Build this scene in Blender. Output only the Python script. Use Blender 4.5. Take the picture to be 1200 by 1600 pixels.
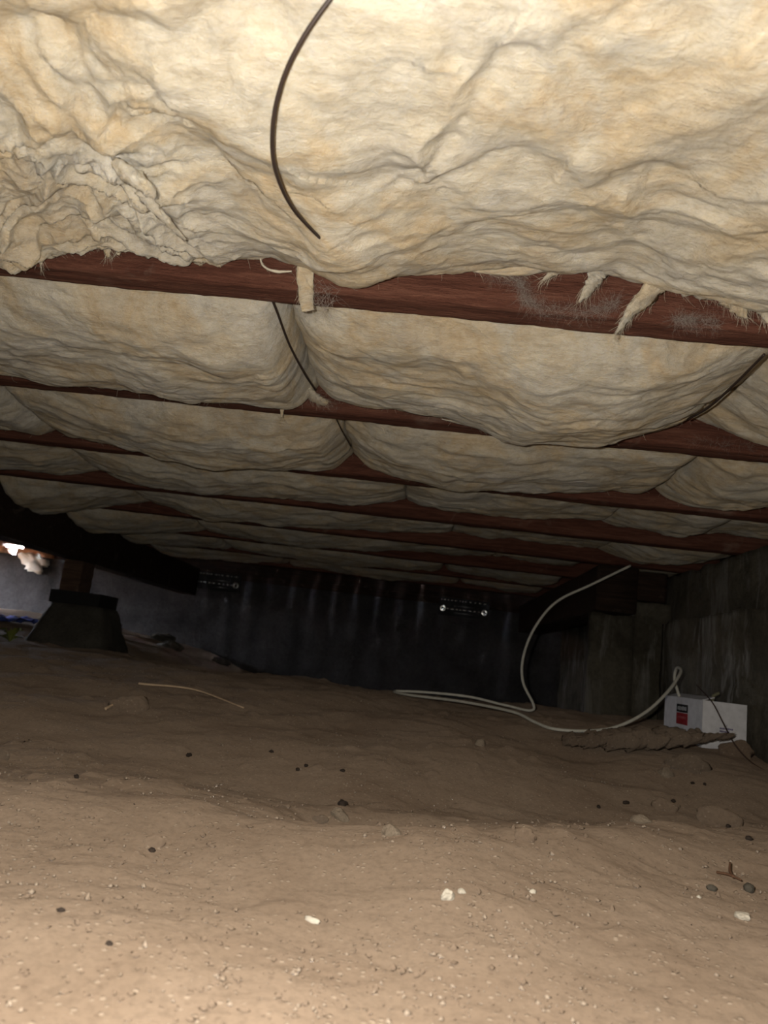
import bpy, math, random
import numpy as np
from mathutils import Matrix, Vector

for o in list(bpy.data.objects):
    bpy.data.objects.remove(o)
S = bpy.context.scene
COL = S.collection
CZ = 0.20          # height of the lens above the origin; every coordinate below is measured from the lens height

# ------------------------------------------------------------------ camera
cam_d = bpy.data.cameras.new('camera')
cam_d.sensor_fit = 'VERTICAL'
cam_d.sensor_height = 24.0
cam_d.sensor_width = 18.0
cam_d.lens = 24.0 * 1155 / 1600
cam_d.clip_start = 0.01
cam_d.dof.use_dof = True
cam_d.dof.focus_distance = 1.0
cam_d.dof.aperture_fstop = 6.0
cam = bpy.data.objects.new('camera', cam_d)
COL.objects.link(cam)
PITCH, ROLL, YAW = 0.19495, 0.12081, -0.06116
_f = Vector((math.sin(YAW)*math.cos(PITCH), math.cos(YAW)*math.cos(PITCH), math.sin(PITCH)))
_r0 = Vector((math.cos(YAW), -math.sin(YAW), 0))
_u0 = _r0.cross(_f)
_r = math.cos(ROLL)*_r0 + math.sin(ROLL)*_u0
_u = -math.sin(ROLL)*_r0 + math.cos(ROLL)*_u0
M4 = Matrix(((_r.x, _u.x, -_f.x, 0), (_r.y, _u.y, -_f.y, 0), (_r.z, _u.z, -_f.z, CZ), (0, 0, 0, 1)))
cam.matrix_world = M4
S.camera = cam

# ------------------------------------------------------------------ world: plain overcast daylight, seen only through the openings
W = bpy.data.worlds.new('world')
S.world = W
W.use_nodes = True
bg = W.node_tree.nodes['Background']
bg.inputs['Color'].default_value = (0.80, 0.86, 1.0, 1)
bg.inputs['Strength'].default_value = 210.0

# ------------------------------------------------------------------ the phone's flash, just beside the lens
fl_d = bpy.data.lights.new('phone_flash', 'POINT')
fl_d.energy = 30.0
fl_d.color = (1.0, 0.955, 0.875)
fl_d.shadow_soft_size = 0.006
fl_d.use_nodes = True
_nt = fl_d.node_tree
_em = _nt.nodes['Emission']
_fo = _nt.nodes.new('ShaderNodeLightFalloff')
_fo.inputs['Strength'].default_value = 1.0
_fo.inputs['Smooth'].default_value = 0.0
_nt.links.new(_fo.outputs['Quadratic'], _em.inputs['Strength'])
fl = bpy.data.objects.new('phone_flash', fl_d)
COL.objects.link(fl)
fl.location = (-0.034, 0.040, CZ + 0.030)

# daylight portal filling the open hatch in the left foundation wall (sampling aid for the sky only)
po_d = bpy.data.lights.new('hatch_portal', 'AREA')
po_d.shape = 'RECTANGLE'
po_d.size = 0.36
po_d.size_y = 0.40
po_d.cycles.is_portal = True
po = bpy.data.objects.new('hatch_portal', po_d)
COL.objects.link(po)
po.location = (-3.12, 4.27, CZ + 0.22)
po.rotation_euler = (0, -math.pi/2, 0)

S.view_settings.view_transform = 'Standard'
S.view_settings.look = 'None'
S.view_settings.exposure = 0.1
S.view_settings.gamma = 1.0
S.view_settings.use_curve_mapping = False

rnd = random.Random(7)
nr = np.random.default_rng(11)

# ------------------------------------------------------------------ numpy noise
_ang = np.linspace(0, 2*np.pi, 64, endpoint=False)
_GX, _GY = np.cos(_ang), np.sin(_ang)
def _hash(i, j, seed):
    h = (i.astype(np.int64)*374761393 + j.astype(np.int64)*668265263 + seed*974634777) & 0xffffffff
    h = ((h ^ (h >> 13))*1274126177) & 0xffffffff
    return ((h ^ (h >> 16)) & 63)
def pn(x, y, seed=0):
    xi = np.floor(x); yi = np.floor(y)
    fx = x - xi; fy = y - yi
    u = fx*fx*fx*(fx*(fx*6 - 15) + 10); v = fy*fy*fy*(fy*(fy*6 - 15) + 10)
    def gr(a, b):
        h = _hash(xi + a, yi + b, seed)
        return _GX[h]*(fx - a) + _GY[h]*(fy - b)
    n0 = gr(0, 0); n0 = n0 + u*(gr(1, 0) - n0)
    n1 = gr(0, 1); n1 = n1 + u*(gr(1, 1) - n1)
    return (n0 + v*(n1 - n0))*1.5
def fbm(x, y, octv=4, seed=0, gain=0.5, lac=2.03):
    t = 0; a = 1.0
    for k in range(octv):
        t = t + a*pn(x, y, seed + 17*k); x = x*lac + 3.1; y = y*lac + 1.7; a *= gain
    return t
def ridge(x, y, octv=3, seed=0, gain=0.5):
    t = 0; a = 1.0
    for k in range(octv):
        t = t + a*(1 - np.abs(pn(x, y, seed + 29*k))*2.2); x = x*2.1 + 5.2; y = y*2.1 + 1.3; a *= gain
    return t
def ss(a, b, x):
    t = np.clip((x - a)/(b - a), 0, 1)
    return t*t*(3 - 2*t)

# ------------------------------------------------------------------ object helpers
def tag(o, label=None, cat=None, group=None, kind=None):
    if label: o['label'] = label
    if cat: o['category'] = cat
    if group: o['group'] = group
    if kind: o['kind'] = kind
    return o
TOP = []
WPOS = {}
def wpos(o): return WPOS[o.name]
def mk(name, verts, faces, mat, parent=None, label=None, cat=None, group=None, kind=None, smooth=True, origin=None):
    """one mesh object from world-coordinate vertices; its origin is put at the centre of its base"""
    v = np.asarray(verts, dtype=np.float64)
    if origin is None:
        lo = v.min(0); hi = v.max(0)
        origin = np.array([(lo[0]+hi[0])/2, (lo[1]+hi[1])/2, lo[2]])
    origin = np.asarray(origin, float)
    me = bpy.data.meshes.new(name)
    vl = v - origin
    if isinstance(faces, np.ndarray) and faces.ndim == 2:
        n, k = faces.shape
        me.vertices.add(len(vl)); me.vertices.foreach_set('co', vl.astype(np.float32).ravel())
        me.loops.add(n*k); me.loops.foreach_set('vertex_index', faces.astype(np.int32).ravel())
        me.polygons.add(n)
        me.polygons.foreach_set('loop_start', np.arange(0, n*k, k, dtype=np.int32))
        me.polygons.foreach_set('loop_total', np.full(n, k, dtype=np.int32))
        me.update(calc_edges=True); me.validate()
    else:
        me.from_pydata([tuple(p) for p in vl], [], [tuple(f) for f in faces])
        me.update()
    if smooth:
        me.polygons.foreach_set('use_smooth', np.ones(len(me.polygons), dtype=bool))
    me.materials.append(mat)
    o = bpy.data.objects.new(name, me)
    COL.objects.link(o)
    place(o, origin, parent)
    tag(o, label, cat, group, kind)
    return o
def place(o, origin, parent):
    WPOS[o.name] = np.asarray(origin, float)
    if parent is not None:
        o.parent = parent
        o.location = tuple(np.asarray(origin, float) - WPOS[parent.name])
    else:
        o.location = (origin[0], origin[1], origin[2] + CZ)
        TOP.append(o)
def empty(name, loc, label, cat, group=None):
    o = bpy.data.objects.new(name, None)
    o.empty_display_size = 0.05
    COL.objects.link(o)
    place(o, loc, None)
    return tag(o, label, cat, group)
class MB:
    def __init__(self): self.v = []; self.f = []
    def add(self, v, f):
        b = len(self.v); self.v += [tuple(p) for p in v]; self.f += [tuple(i + b for i in q) for q in f]
        return self
    def box(self, c, s, ax=None):
        c = np.array(c, float); h = np.array(s, float)/2
        A = np.eye(3) if ax is None else np.array(ax, float)
        vs = [c + A.T @ (h*np.array(k)) for k in ((-1,-1,-1),(1,-1,-1),(1,1,-1),(-1,1,-1),(-1,-1,1),(1,-1,1),(1,1,1),(-1,1,1))]
        return self.add(vs, [(0,3,2,1),(4,5,6,7),(0,1,5,4),(1,2,6,5),(2,3,7,6),(3,0,4,7)])
    def tube(self, pts, rad, n=8, cap=True):
        v, f = tube(pts, rad, n, cap); return self.add(v, f)
    def build(self, name, mat, parent=None, **k):
        return mk(name, self.v, self.f, mat, parent, **k)
def frames(P):
    P = np.asarray(P, float)
    T = np.gradient(P, axis=0); T /= np.linalg.norm(T, axis=1)[:, None] + 1e-12
    up = np.array([0, 0, 1.0])
    if abs(T[0] @ up) > 0.9: up = np.array([1.0, 0, 0])
    N = []; a = np.cross(T[0], up); a /= np.linalg.norm(a)
    for t in T:
        a = a - t*(a @ t); a /= np.linalg.norm(a) + 1e-12; N.append(a)
    N = np.array(N); B = np.cross(T, N)
    return T, N, B
def tube(P, rad, n=8, cap=True, flat=1.0):
    P = np.asarray(P, float); m = len(P)
    r = np.broadcast_to(np.asarray(rad, float), (m,))
    T, N, B = frames(P)
    a = np.arange(n)*2*np.pi/n
    V = P[:, None, :] + r[:, None, None]*(np.cos(a)[None, :, None]*N[:, None, :] + flat*np.sin(a)[None, :, None]*B[:, None, :])
    V = V.reshape(-1, 3)
    F = [(i*n + k, i*n + (k+1) % n, (i+1)*n + (k+1) % n, (i+1)*n + k) for i in range(m-1) for k in range(n)]
    if cap:
        F.append(tuple(range(n))[::-1]); F.append(tuple((m-1)*n + k for k in range(n)))
    return [tuple(p) for p in V], F
def spline(pts, n):
    """Catmull-Rom through the points"""
    p = np.asarray(pts, float)
    q = np.vstack([2*p[0]-p[1], p, 2*p[-1]-p[-2]])
    out = []
    seg = len(p) - 1
    for s in np.linspace(0, seg, n):
        i = min(int(s), seg-1); t = s - i
        a, b, c, d = q[i], q[i+1], q[i+2], q[i+3]
        out.append(0.5*((2*b) + (c-a)*t + (2*a-5*b+4*c-d)*t*t + (3*b-a-3*c+d)*t**3))
    return np.array(out)
def gridf(nu, nv):
    i = np.arange(nu-1)[:, None]*nv + np.arange(nv-1)[None, :]
    return np.stack([i, i+1, i+nv+1, i+nv], -1).reshape(-1, 4)

# ------------------------------------------------------------------ materials
def new_mat(name):
    m = bpy.data.materials.new(name); m.use_nodes = True
    nt = m.node_tree
    return m, nt, nt.nodes['Principled BSDF']
def nn(nt, t, **k):
    n = nt.nodes.new(t)
    for a, b in k.items(): setattr(n, a, b)
    return n
def pos(nt, scale=(1, 1, 1)):
    g = nn(nt, 'ShaderNodeNewGeometry'); mp = nn(nt, 'ShaderNodeMapping')
    mp.inputs['Scale'].default_value = scale
    nt.links.new(g.outputs['Position'], mp.inputs['Vector'])
    return mp.outputs['Vector']
def noise(nt, vec, scale, detail=4, rough=0.55, dist=0.0):
    n = nn(nt, 'ShaderNodeTexNoise')
    n.inputs['Scale'].default_value = scale; n.inputs['Detail'].default_value = detail
    n.inputs['Roughness'].default_value = rough; n.inputs['Distortion'].default_value = dist
    nt.links.new(vec, n.inputs['Vector'])
    return n.outputs['Fac']
def ramp(nt, fac, stops):
    r = nn(nt, 'ShaderNodeValToRGB'); e = r.color_ramp.elements
    while len(e) < len(stops): e.new(0.5)
    for q, (p, c) in zip(e, stops):
        q.position = p; q.color = (*c, 1) if len(c) == 3 else c
    nt.links.new(fac, r.inputs['Fac'])
    return r.outputs['Color']
def mixc(nt, fac, a, b, mode='MIX'):
    m = nn(nt, 'ShaderNodeMix', data_type='RGBA', blend_type=mode)
    for s, v in ((m.inputs[0], fac), (m.inputs[6], a), (m.inputs[7], b)):
        if isinstance(v, (int, float)): s.default_value = v
        elif isinstance(v, tuple): s.default_value = (*v, 1)
        else: nt.links.new(v, s)
    return m.outputs[2]
def math_(nt, op, a, b=0.0):
    m = nn(nt, 'ShaderNodeMath', operation=op)
    for s, v in ((m.inputs[0], a), (m.inputs[1], b)):
        if isinstance(v, (int, float)): s.default_value = v
        else: nt.links.new(v, s)
    return m.outputs[0]
def bump(nt, h, dist, strength=1.0, normal=None):
    b = nn(nt, 'ShaderNodeBump'); b.inputs['Distance'].default_value = dist; b.inputs['Strength'].default_value = strength
    nt.links.new(h, b.inputs['Height'])
    if normal is not None: nt.links.new(normal, b.inputs['Normal'])
    return b.outputs['Normal']
G3 = lambda v: (v, v, v)

def wool_mat():
    m, nt, b = new_mat('glass_wool')
    v = pos(nt)
    big = ramp(nt, noise(nt, v, 6.5, 4, 0.58, 1.1), [(0.30, (0.57, 0.535, 0.465)), (0.46, (0.57, 0.515, 0.41)), (0.58, (0.53, 0.43, 0.29)), (0.70, (0.57, 0.515, 0.413))])
    grey = ramp(nt, noise(nt, v, 11.0, 5, 0.6, 1.0), [(0.48, G3(0.0)), (0.68, G3(1.0))])
    c = mixc(nt, math_(nt, 'MULTIPLY', grey, 0.5), big, (0.4, 0.376, 0.328))
    layers = ramp(nt, noise(nt, pos(nt, (12, 60, 90)), 1.0, 5, 0.62, 1.4), [(0.30, (0.66, 0.62, 0.56)), (0.5, G3(0.92)), (0.7, G3(1.0))])
    c = mixc(nt, 0.5, c, layers, 'MULTIPLY')
    mot = ramp(nt, noise(nt, v, 55, 5, 0.65, 0.5), [(0.34, (0.78, 0.73, 0.66)), (0.6, G3(1.0))])
    c = mixc(nt, 0.45, c, mot, 'MULTIPLY')
    spk = ramp(nt, noise(nt, pos(nt, (0.5, 1, 1)), 210, 4, 0.7, 0.8), [(0.30, (0.70, 0.66, 0.60)), (0.55, G3(1.0))])
    c = mixc(nt, 0.5, c, spk, 'MULTIPLY')
    nt.links.new(c, b.inputs['Base Color'])
    b.inputs['Roughness'].default_value = 1.0
    b.inputs['Specular IOR Level'].default_value = 0.05
    b.inputs['Subsurface Weight'].default_value = 0.8
    b.inputs['Subsurface Radius'].default_value = (1.0, 0.85, 0.6)
    b.inputs['Subsurface Scale'].default_value = 0.004
    h1 = noise(nt, pos(nt, (0.6, 1, 1)), 60, 8, 0.68, 0.9)
    h2 = noise(nt, pos(nt, (0.35, 1, 1)), 380, 4, 0.65, 1.6)
    n1 = bump(nt, h1, 0.009, 0.75)
    nt.links.new(bump(nt, h2, 0.0022, 0.9, n1), b.inputs['Normal'])
    return m
def fluff_mat(name, col, alpha=1.0):
    m, nt, b = new_mat(name)
    b.inputs['Base Color'].default_value = (*col, 1)
    b.inputs['Roughness'].default_value = 1.0
    b.inputs['Specular IOR Level'].default_value = 0.05
    return m
def timber_mat(name, dark, mid, lite, sc=1.0):
    m, nt, b = new_mat(name)
    v = pos(nt, (1.6*sc, 22*sc, 22*sc))
    g = noise(nt, v, 3.0, 6, 0.65, 0.9)
    c = ramp(nt, g, [(0.28, dark), (0.5, mid), (0.72, lite)])
    fine = ramp(nt, noise(nt, pos(nt, (25, 260, 260)), 1.0, 4, 0.6, 0.3), [(0.3, (0.55, 0.5, 0.5)), (0.6, G3(1.0))])
    c = mixc(nt, 0.6, c, fine, 'MULTIPLY')
    dust = ramp(nt, noise(nt, pos(nt), 13, 5, 0.6, 0.6), [(0.60, G3(0)), (0.8, G3(1))])
    c = mixc(nt, math_(nt, 'MULTIPLY', dust, 0.22), c, (0.42, 0.34, 0.27))
    nt.links.new(c, b.inputs['Base Color'])
    b.inputs['Roughness'].default_value = 0.85
    b.inputs['Specular IOR Level'].default_value = 0.15
    h = noise(nt, pos(nt, (18, 240, 240)), 1.0, 5, 0.65, 0.4)
    h2 = noise(nt, pos(nt, (90, 330, 330)), 1.0, 4, 0.7, 0.6)
    nt.links.new(bump(nt, h2, 0.0026, 0.9, bump(nt, h, 0.003, 0.9)), b.inputs['Normal'])
    return m
def dirt_mat(name='dry_earth', tint=(1, 1, 1)):
    m, nt, b = new_mat(name)
    T = lambda c: tuple(a*t for a, t in zip(c, tint))
    v = pos(nt)
    c = ramp(nt, noise(nt, v, 4.5, 6, 0.6, 0.5), [(0.3, T((0.172, 0.1232, 0.0864))), (0.5, T((0.204, 0.1504, 0.1072))), (0.7, T((0.224, 0.1664, 0.12)))])
    f = ramp(nt, noise(nt, v, 150, 5, 0.7), [(0.3, G3(0.68)), (0.55, G3(1.0))])
    c = mixc(nt, 0.7, c, f, 'MULTIPLY')
    # pale and dark grains
    vo = nn(nt, 'ShaderNodeTexVoronoi'); vo.inputs['Scale'].default_value = 210
    nt.links.new(v, vo.inputs['Vector'])
    sep = nn(nt, 'ShaderNodeSeparateColor'); nt.links.new(vo.outputs['Color'], sep.inputs['Color'])
    near = ramp(nt, vo.outputs['Distance'], [(0.30, G3(1)), (0.48, G3(0))])
    pick = ramp(nt, sep.outputs[0], [(0.86, G3(0)), (0.90, G3(1))])
    pm = mixc(nt, 1.0, near, pick, 'MULTIPLY')
    c = mixc(nt, math_(nt, 'MULTIPLY', pm, 0.5), c, T((0.36, 0.288, 0.216)))
    pick2 = ramp(nt, sep.outputs[1], [(0.95, G3(0)), (0.97, G3(1))])
    pm2 = mixc(nt, 1.0, near, pick2, 'MULTIPLY')
    c = mixc(nt, math_(nt, 'MULTIPLY', pm2, 0.35), c, T((0.08, 0.055, 0.037)))
    nt.links.new(c, b.inputs['Base Color'])
    b.inputs['Roughness'].default_value = 1.0
    b.inputs['Specular IOR Level'].default_value = 0.08
    b.inputs['Diffuse Roughness'].default_value = 0.7
    h1 = noise(nt, v, 65, 6, 0.62)
    h2 = noise(nt, v, 330, 4, 0.65)
    n1 = bump(nt, h1, 0.006, 0.42)
    n2 = bump(nt, h2, 0.0015, 0.5, n1)
    n3 = bump(nt, pm, 0.002, 0.6, n2)
    nt.links.new(n3, b.inputs['Normal'])
    return m
def concrete_mat(name, base, stain, streak=(0.5, 0.5, 0.48), streak_amt=0.0, sc=1.0):
    m, nt, b = new_mat(name)
    v = pos(nt)
    c = ramp(nt, noise(nt, v, 5*sc, 7, 0.65, 0.4), [(0.3, stain), (0.62, base)])
    f = ramp(nt, noise(nt, v, 70*sc, 5, 0.7), [(0.32, G3(0.6)), (0.6, G3(1))])
    c = mixc(nt, 0.7, c, f, 'MULTIPLY')
    if streak_amt:
        s = noise(nt, pos(nt, (14, 14, 3.0)), 1.0, 6, 0.65, 0.8)
        k = ramp(nt, noise(nt, v, 4.5, 3), [(0.36, G3(0)), (0.55, G3(1))])
        c = mixc(nt, math_(nt, 'MULTIPLY', math_(nt, 'MULTIPLY', ramp(nt, s, [(0.50, G3(0)), (0.64, G3(1))]), k), streak_amt), c, streak)
    nt.links.new(c, b.inputs['Base Color'])
    b.inputs['Roughness'].default_value = 0.95
    b.inputs['Specular IOR Level'].default_value = 0.15
    h = noise(nt, v, 28*sc, 8, 0.7)
    h2 = noise(nt, v, 190*sc, 4, 0.7)
    nt.links.new(bump(nt, h2, 0.003, 0.6, bump(nt, h, 0.012, 0.7)), b.inputs['Normal'])
    return m
def plain(name, col, rough=0.6, metal=0.0, spec=0.3, bsc=0, bd=0.0):
    m, nt, b = new_mat(name)
    c = mixc(nt, 0.35, tuple(col), ramp(nt, noise(nt, pos(nt), 60, 4), [(0.3, tuple(0.55*a for a in col)), (0.7, tuple(min(1, 1.15*a) for a in col))]))
    nt.links.new(c, b.inputs['Base Color'])
    b.inputs['Roughness'].default_value = rough; b.inputs['Metallic'].default_value = metal
    b.inputs['Specular IOR Level'].default_value = spec
    if bsc: nt.links.new(bump(nt, noise(nt, pos(nt), bsc, 5), bd), b.inputs['Normal'])
    return m

WOOL = wool_mat()
FIBRE = fluff_mat('glass_fibre', (0.44, 0.392, 0.304))
WISP = fluff_mat('dusty_fibre', (0.288, 0.248, 0.216))
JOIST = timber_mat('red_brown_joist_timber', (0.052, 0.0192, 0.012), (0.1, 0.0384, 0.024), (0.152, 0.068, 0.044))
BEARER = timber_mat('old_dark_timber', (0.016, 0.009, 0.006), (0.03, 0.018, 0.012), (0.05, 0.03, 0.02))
PLATE = timber_mat('daylit_sill_timber', (0.30, 0.13, 0.06), (0.45, 0.22, 0.11), (0.6, 0.34, 0.2))  # brighter sill colour with the daylight painted in
DIRT = dirt_mat()
CRUST = dirt_mat('crusted_earth', (0.80, 0.82, 0.84))
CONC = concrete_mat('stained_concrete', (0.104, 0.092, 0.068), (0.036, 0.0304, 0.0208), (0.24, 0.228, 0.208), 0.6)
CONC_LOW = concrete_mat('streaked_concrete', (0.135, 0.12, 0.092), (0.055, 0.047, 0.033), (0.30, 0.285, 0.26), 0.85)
CONC_FAR = concrete_mat('grey_foundation_concrete', (0.064, 0.060, 0.060), (0.032, 0.030, 0.029))
PILE = concrete_mat('pile_concrete', (0.104, 0.0944, 0.076), (0.056, 0.0496, 0.04), sc=2)
BLACK = plain('black_wire', (0.028, 0.018, 0.014), 0.5)
BROWNW = plain('brown_wire', (0.05, 0.028, 0.02), 0.5)
CABLE = plain('white_cable_sheath', (0.50, 0.48, 0.41), 0.45)
BOARD = plain('subfloor_board', (0.16, 0.10, 0.06), 0.9)

# ------------------------------------------------------------------ layout
JZ = 0.4205                       # underside of the joists above the lens
JT, JD = 0.045, 0.15              # joist thickness and depth
def JF(i): return 0.855 + 0.45*(i - 1)      # far face of joist i
XR = 0.89                         # face of the right foundation wall
YF = 4.62                         # face of the far foundation wall
XL = -3.1                         # face of the left foundation wall
def g(x, y):
    """height of the earth"""
    x = np.asarray(x, float); y = np.asarray(y, float)
    z = -0.196 + 0.026*np.exp(-((y - 0.86 - 0.55*np.clip(x - 0.05, 0, 1))/(0.13 + 0.1*np.clip(x, 0, 1)))**2)*(0.35 + 0.65*ss(-0.3, 0.3, x))
    z = z - 0.026*np.exp(-((y - 1.22 - 0.35*np.clip(x, 0, 0.6))/0.18)**2) + 0.088*ss(1.2, 2.4, y) + 0.014*ss(0.25, 0.7, x)*ss(1.3, 1.8, y)
    z = z - 0.040*np.exp(-((x + 0.0)/0.12)**4 - ((y - 0.99)/0.085)**4)
    z = z + 0.008*np.exp(-((x - 0.02)/0.2)**2 - ((y - 0.80)/0.06)**2)
    left = ss(-0.7, -1.35, x)
    z = z - 0.13*ss(2.75, 3.4, y)*(1 - left) + 0.125*ss(-0.8, -2.2, x)*ss(2.6, 4.4, y)
    n = 0.012*fbm(x*3.6, y*3.6, 2, 3) + 0.0042*fbm(x*11 + 0.5*pn(x*5, y*5, 8), y*11, 3, 5)*ss(0.3, 0.9, y + 0.2)
    return z + n
# <<SETTING>>
# ------------------------------------------------------------------ the earth floor
def build_floor():
    nu, nv = 560, 620
    t = np.linspace(-1, 1, nu)
    a = math.asinh(3.6/0.22)
    xs = 0.22*np.sinh(a*t)
    xs = np.clip(xs, -3.9, XR + 0.6)
    xs = np.unique(xs)
    s = np.linspace(0, 1, nv)
    ys = -1.45 + 0
    neg = np.linspace(-1.45, 0.15, 40, endpoint=False)
    posi = 0.15 + (YF + 0.05 - 0.15)*(np.expm1(2.6*s)/np.expm1(2.6))
    ys = np.concatenate([neg, posi])
    X, Y = np.meshgrid(xs, ys, indexing='ij')
    Z = g(X, Y)
    fine = 0.0011*fbm(X*34, Y*34, 3, 41)
    # scattered small clods
    cl = np.clip(pn(X*24, Y*24, 77) - 0.42, 0, 1)*0.018*np.clip(pn(X*3, Y*3, 78)*1.4 + 0.6, 0, 1)
    Z = Z + fine + cl*ss(0.4, 1.0, Y)
    # drying crack / drip rim round the hollow
    V = np.stack([X, Y, Z], -1).reshape(-1, 3)
    o = mk('floor', V, gridf(len(xs), len(ys))[:, ::-1], DIRT, kind='structure', label='dusty brown bare earth floor of the crawl space', origin=(0, 0, -0.2))
    return o
FLOOR = build_floor()
def gz(x, y): return float(g(x, y))

# ------------------------------------------------------------------ foundation walls
def slab_wall(name, axis, c, a0, a1, z0, z1, thick, mat, label, seed, rough=0.006, res=0.02, top_noise=0.0, sign=-1, ledge=None):
    """a wall whose visible face is a displaced grid, closed behind into a slab; axis 'x': face plane X=c running in Y; axis 'y': face plane Y=c running in X"""
    nu = max(3, int((a1-a0)/res)); nv = max(3, int((z1-z0)/res))
    A, Z = np.meshgrid(np.linspace(a0, a1, nu), np.linspace(z0, z1, nv), indexing='ij')
    d = rough*fbm(A*7, Z*7, 5, seed) + 0.4*rough*fbm(A*30, Z*30, 3, seed+5)
    if ledge is not None:
        zl, out = ledge
        edge = zl + 0.007*fbm(A*9, A*0, 3, seed+9)
        d = d + out*ss(0.006, -0.006, Z - edge)
    if top_noise:
        Z = Z - top_noise*np.clip(fbm(A*8, A*0+2, 4, seed+3)+0.2, 0, 1)*ss(z0, z1, Z)
    D = c + sign*d
    B = np.full_like(D, c - sign*thick)
    if axis == 'x':
        F = np.stack([D, A, Z], -1); R = np.stack([B, A, Z], -1)
    else:
        F = np.stack([A, D, Z], -1); R = np.stack([A, B, Z], -1)
    V = np.concatenate([F.reshape(-1, 3), R.reshape(-1, 3)])
    n = nu*nv
    f1 = gridf(nu, nv); f2 = gridf(nu, nv)[:, ::-1] + n
    rim = [i*nv for i in range(nu)] + [(nu-1)*nv + j for j in range(1, nv)] + [i*nv + nv-1 for i in range(nu-2, -1, -1)] + [j for j in range(nv-2, 0, -1)]
    rim = np.array(rim); nx = np.roll(rim, -1)
    f3 = np.stack([rim, nx, nx+n, rim+n], -1)
    Fc = np.concatenate([f1, f2, f3])
    return mk(name, V, Fc, mat, kind='structure', label=label)
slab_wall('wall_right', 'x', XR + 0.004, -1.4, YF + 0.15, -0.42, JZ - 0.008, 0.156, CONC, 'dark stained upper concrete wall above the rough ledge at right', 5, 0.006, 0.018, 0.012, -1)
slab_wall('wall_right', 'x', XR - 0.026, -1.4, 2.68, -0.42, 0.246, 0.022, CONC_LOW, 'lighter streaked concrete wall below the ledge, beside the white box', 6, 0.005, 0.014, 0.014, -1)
# return wall that closes the right side further back, with a notch for the bearer
slab_wall('wall_return', 'y', 2.70, 0.622, 0.775, -0.42, 0.255, 0.06, CONC, 'lower concrete return wall in shadow left of the white box', 15, 0.008, 0.02, 0.01, -1)
slab_wall('wall_return', 'y', 2.685, 0.775, XR + 0.01, -0.42, 0.31, 0.19, CONC, 'taller concrete return wall in shadow behind the white box', 16, 0.008, 0.02, 0.01, -1)
slab_wall('wall_far', 'y', YF, XL - 0.15, 1.3, -0.42, 0.375, 0.16, CONC_FAR, 'grey concrete foundation wall across the far end', 25, 0.006, 0.03, 0.0, -1)
slab_wall('wall_left', 'x', XL, -1.4, 4.05, -0.42, JZ, 0.15, CONC_FAR, 'left foundation wall nearer than the open hatch', 31, 0.006, 0.06, 0.0, 1)
slab_wall('wall_left', 'x', XL, 4.48, YF + 0.15, -0.42, JZ, 0.15, CONC_FAR, 'left foundation wall beyond the open hatch', 32, 0.006, 0.06, 0.0, 1)
slab_wall('wall_back', 'y', -1.4, XL - 0.15, XR + 0.16, -0.42, JZ + 0.16, 0.15, CONC_FAR, 'foundation wall behind the camera', 33, 0.006, 0.1, 0.0, 1)
# board screen added unseen outside the hatch to cut off low sky light
def sky_screen():
    root = empty('added_sky_screen', (-3.78, 4.2, -0.25), 'board screen added outside the left hatch to block low sky, out of view', 'sky_screen')
    for k in range(4):
        MB().box((-3.78, 4.2, -0.17 + 0.150*k), (0.02, 2.6, 0.145)).build('screen_board', BOARD, root, smooth=False)
    for y in (3.1, 4.2, 5.3): MB().box((-3.81, y, 0.06), (0.035, 0.09, 0.62)).build('screen_post', BOARD, root, smooth=False)
sky_screen()
# subfloor boards over the joists
def build_ceiling():
    root = empty('ceiling', (0, 1.6, JZ + JD), 'timber subfloor boards lying over the joists', 'ceiling')
    del root['category']; root['kind'] = 'structure'
    x = XL - 0.15; i = 0
    base = None
    while x < XR + 0.2:
        m = MB().box((x + 0.068, 1.62, JZ + JD + 0.01), (0.134, 6.5, 0.02))
        m.build('floorboard', BOARD, root, smooth=False)
        x += 0.136
build_ceiling()
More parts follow.
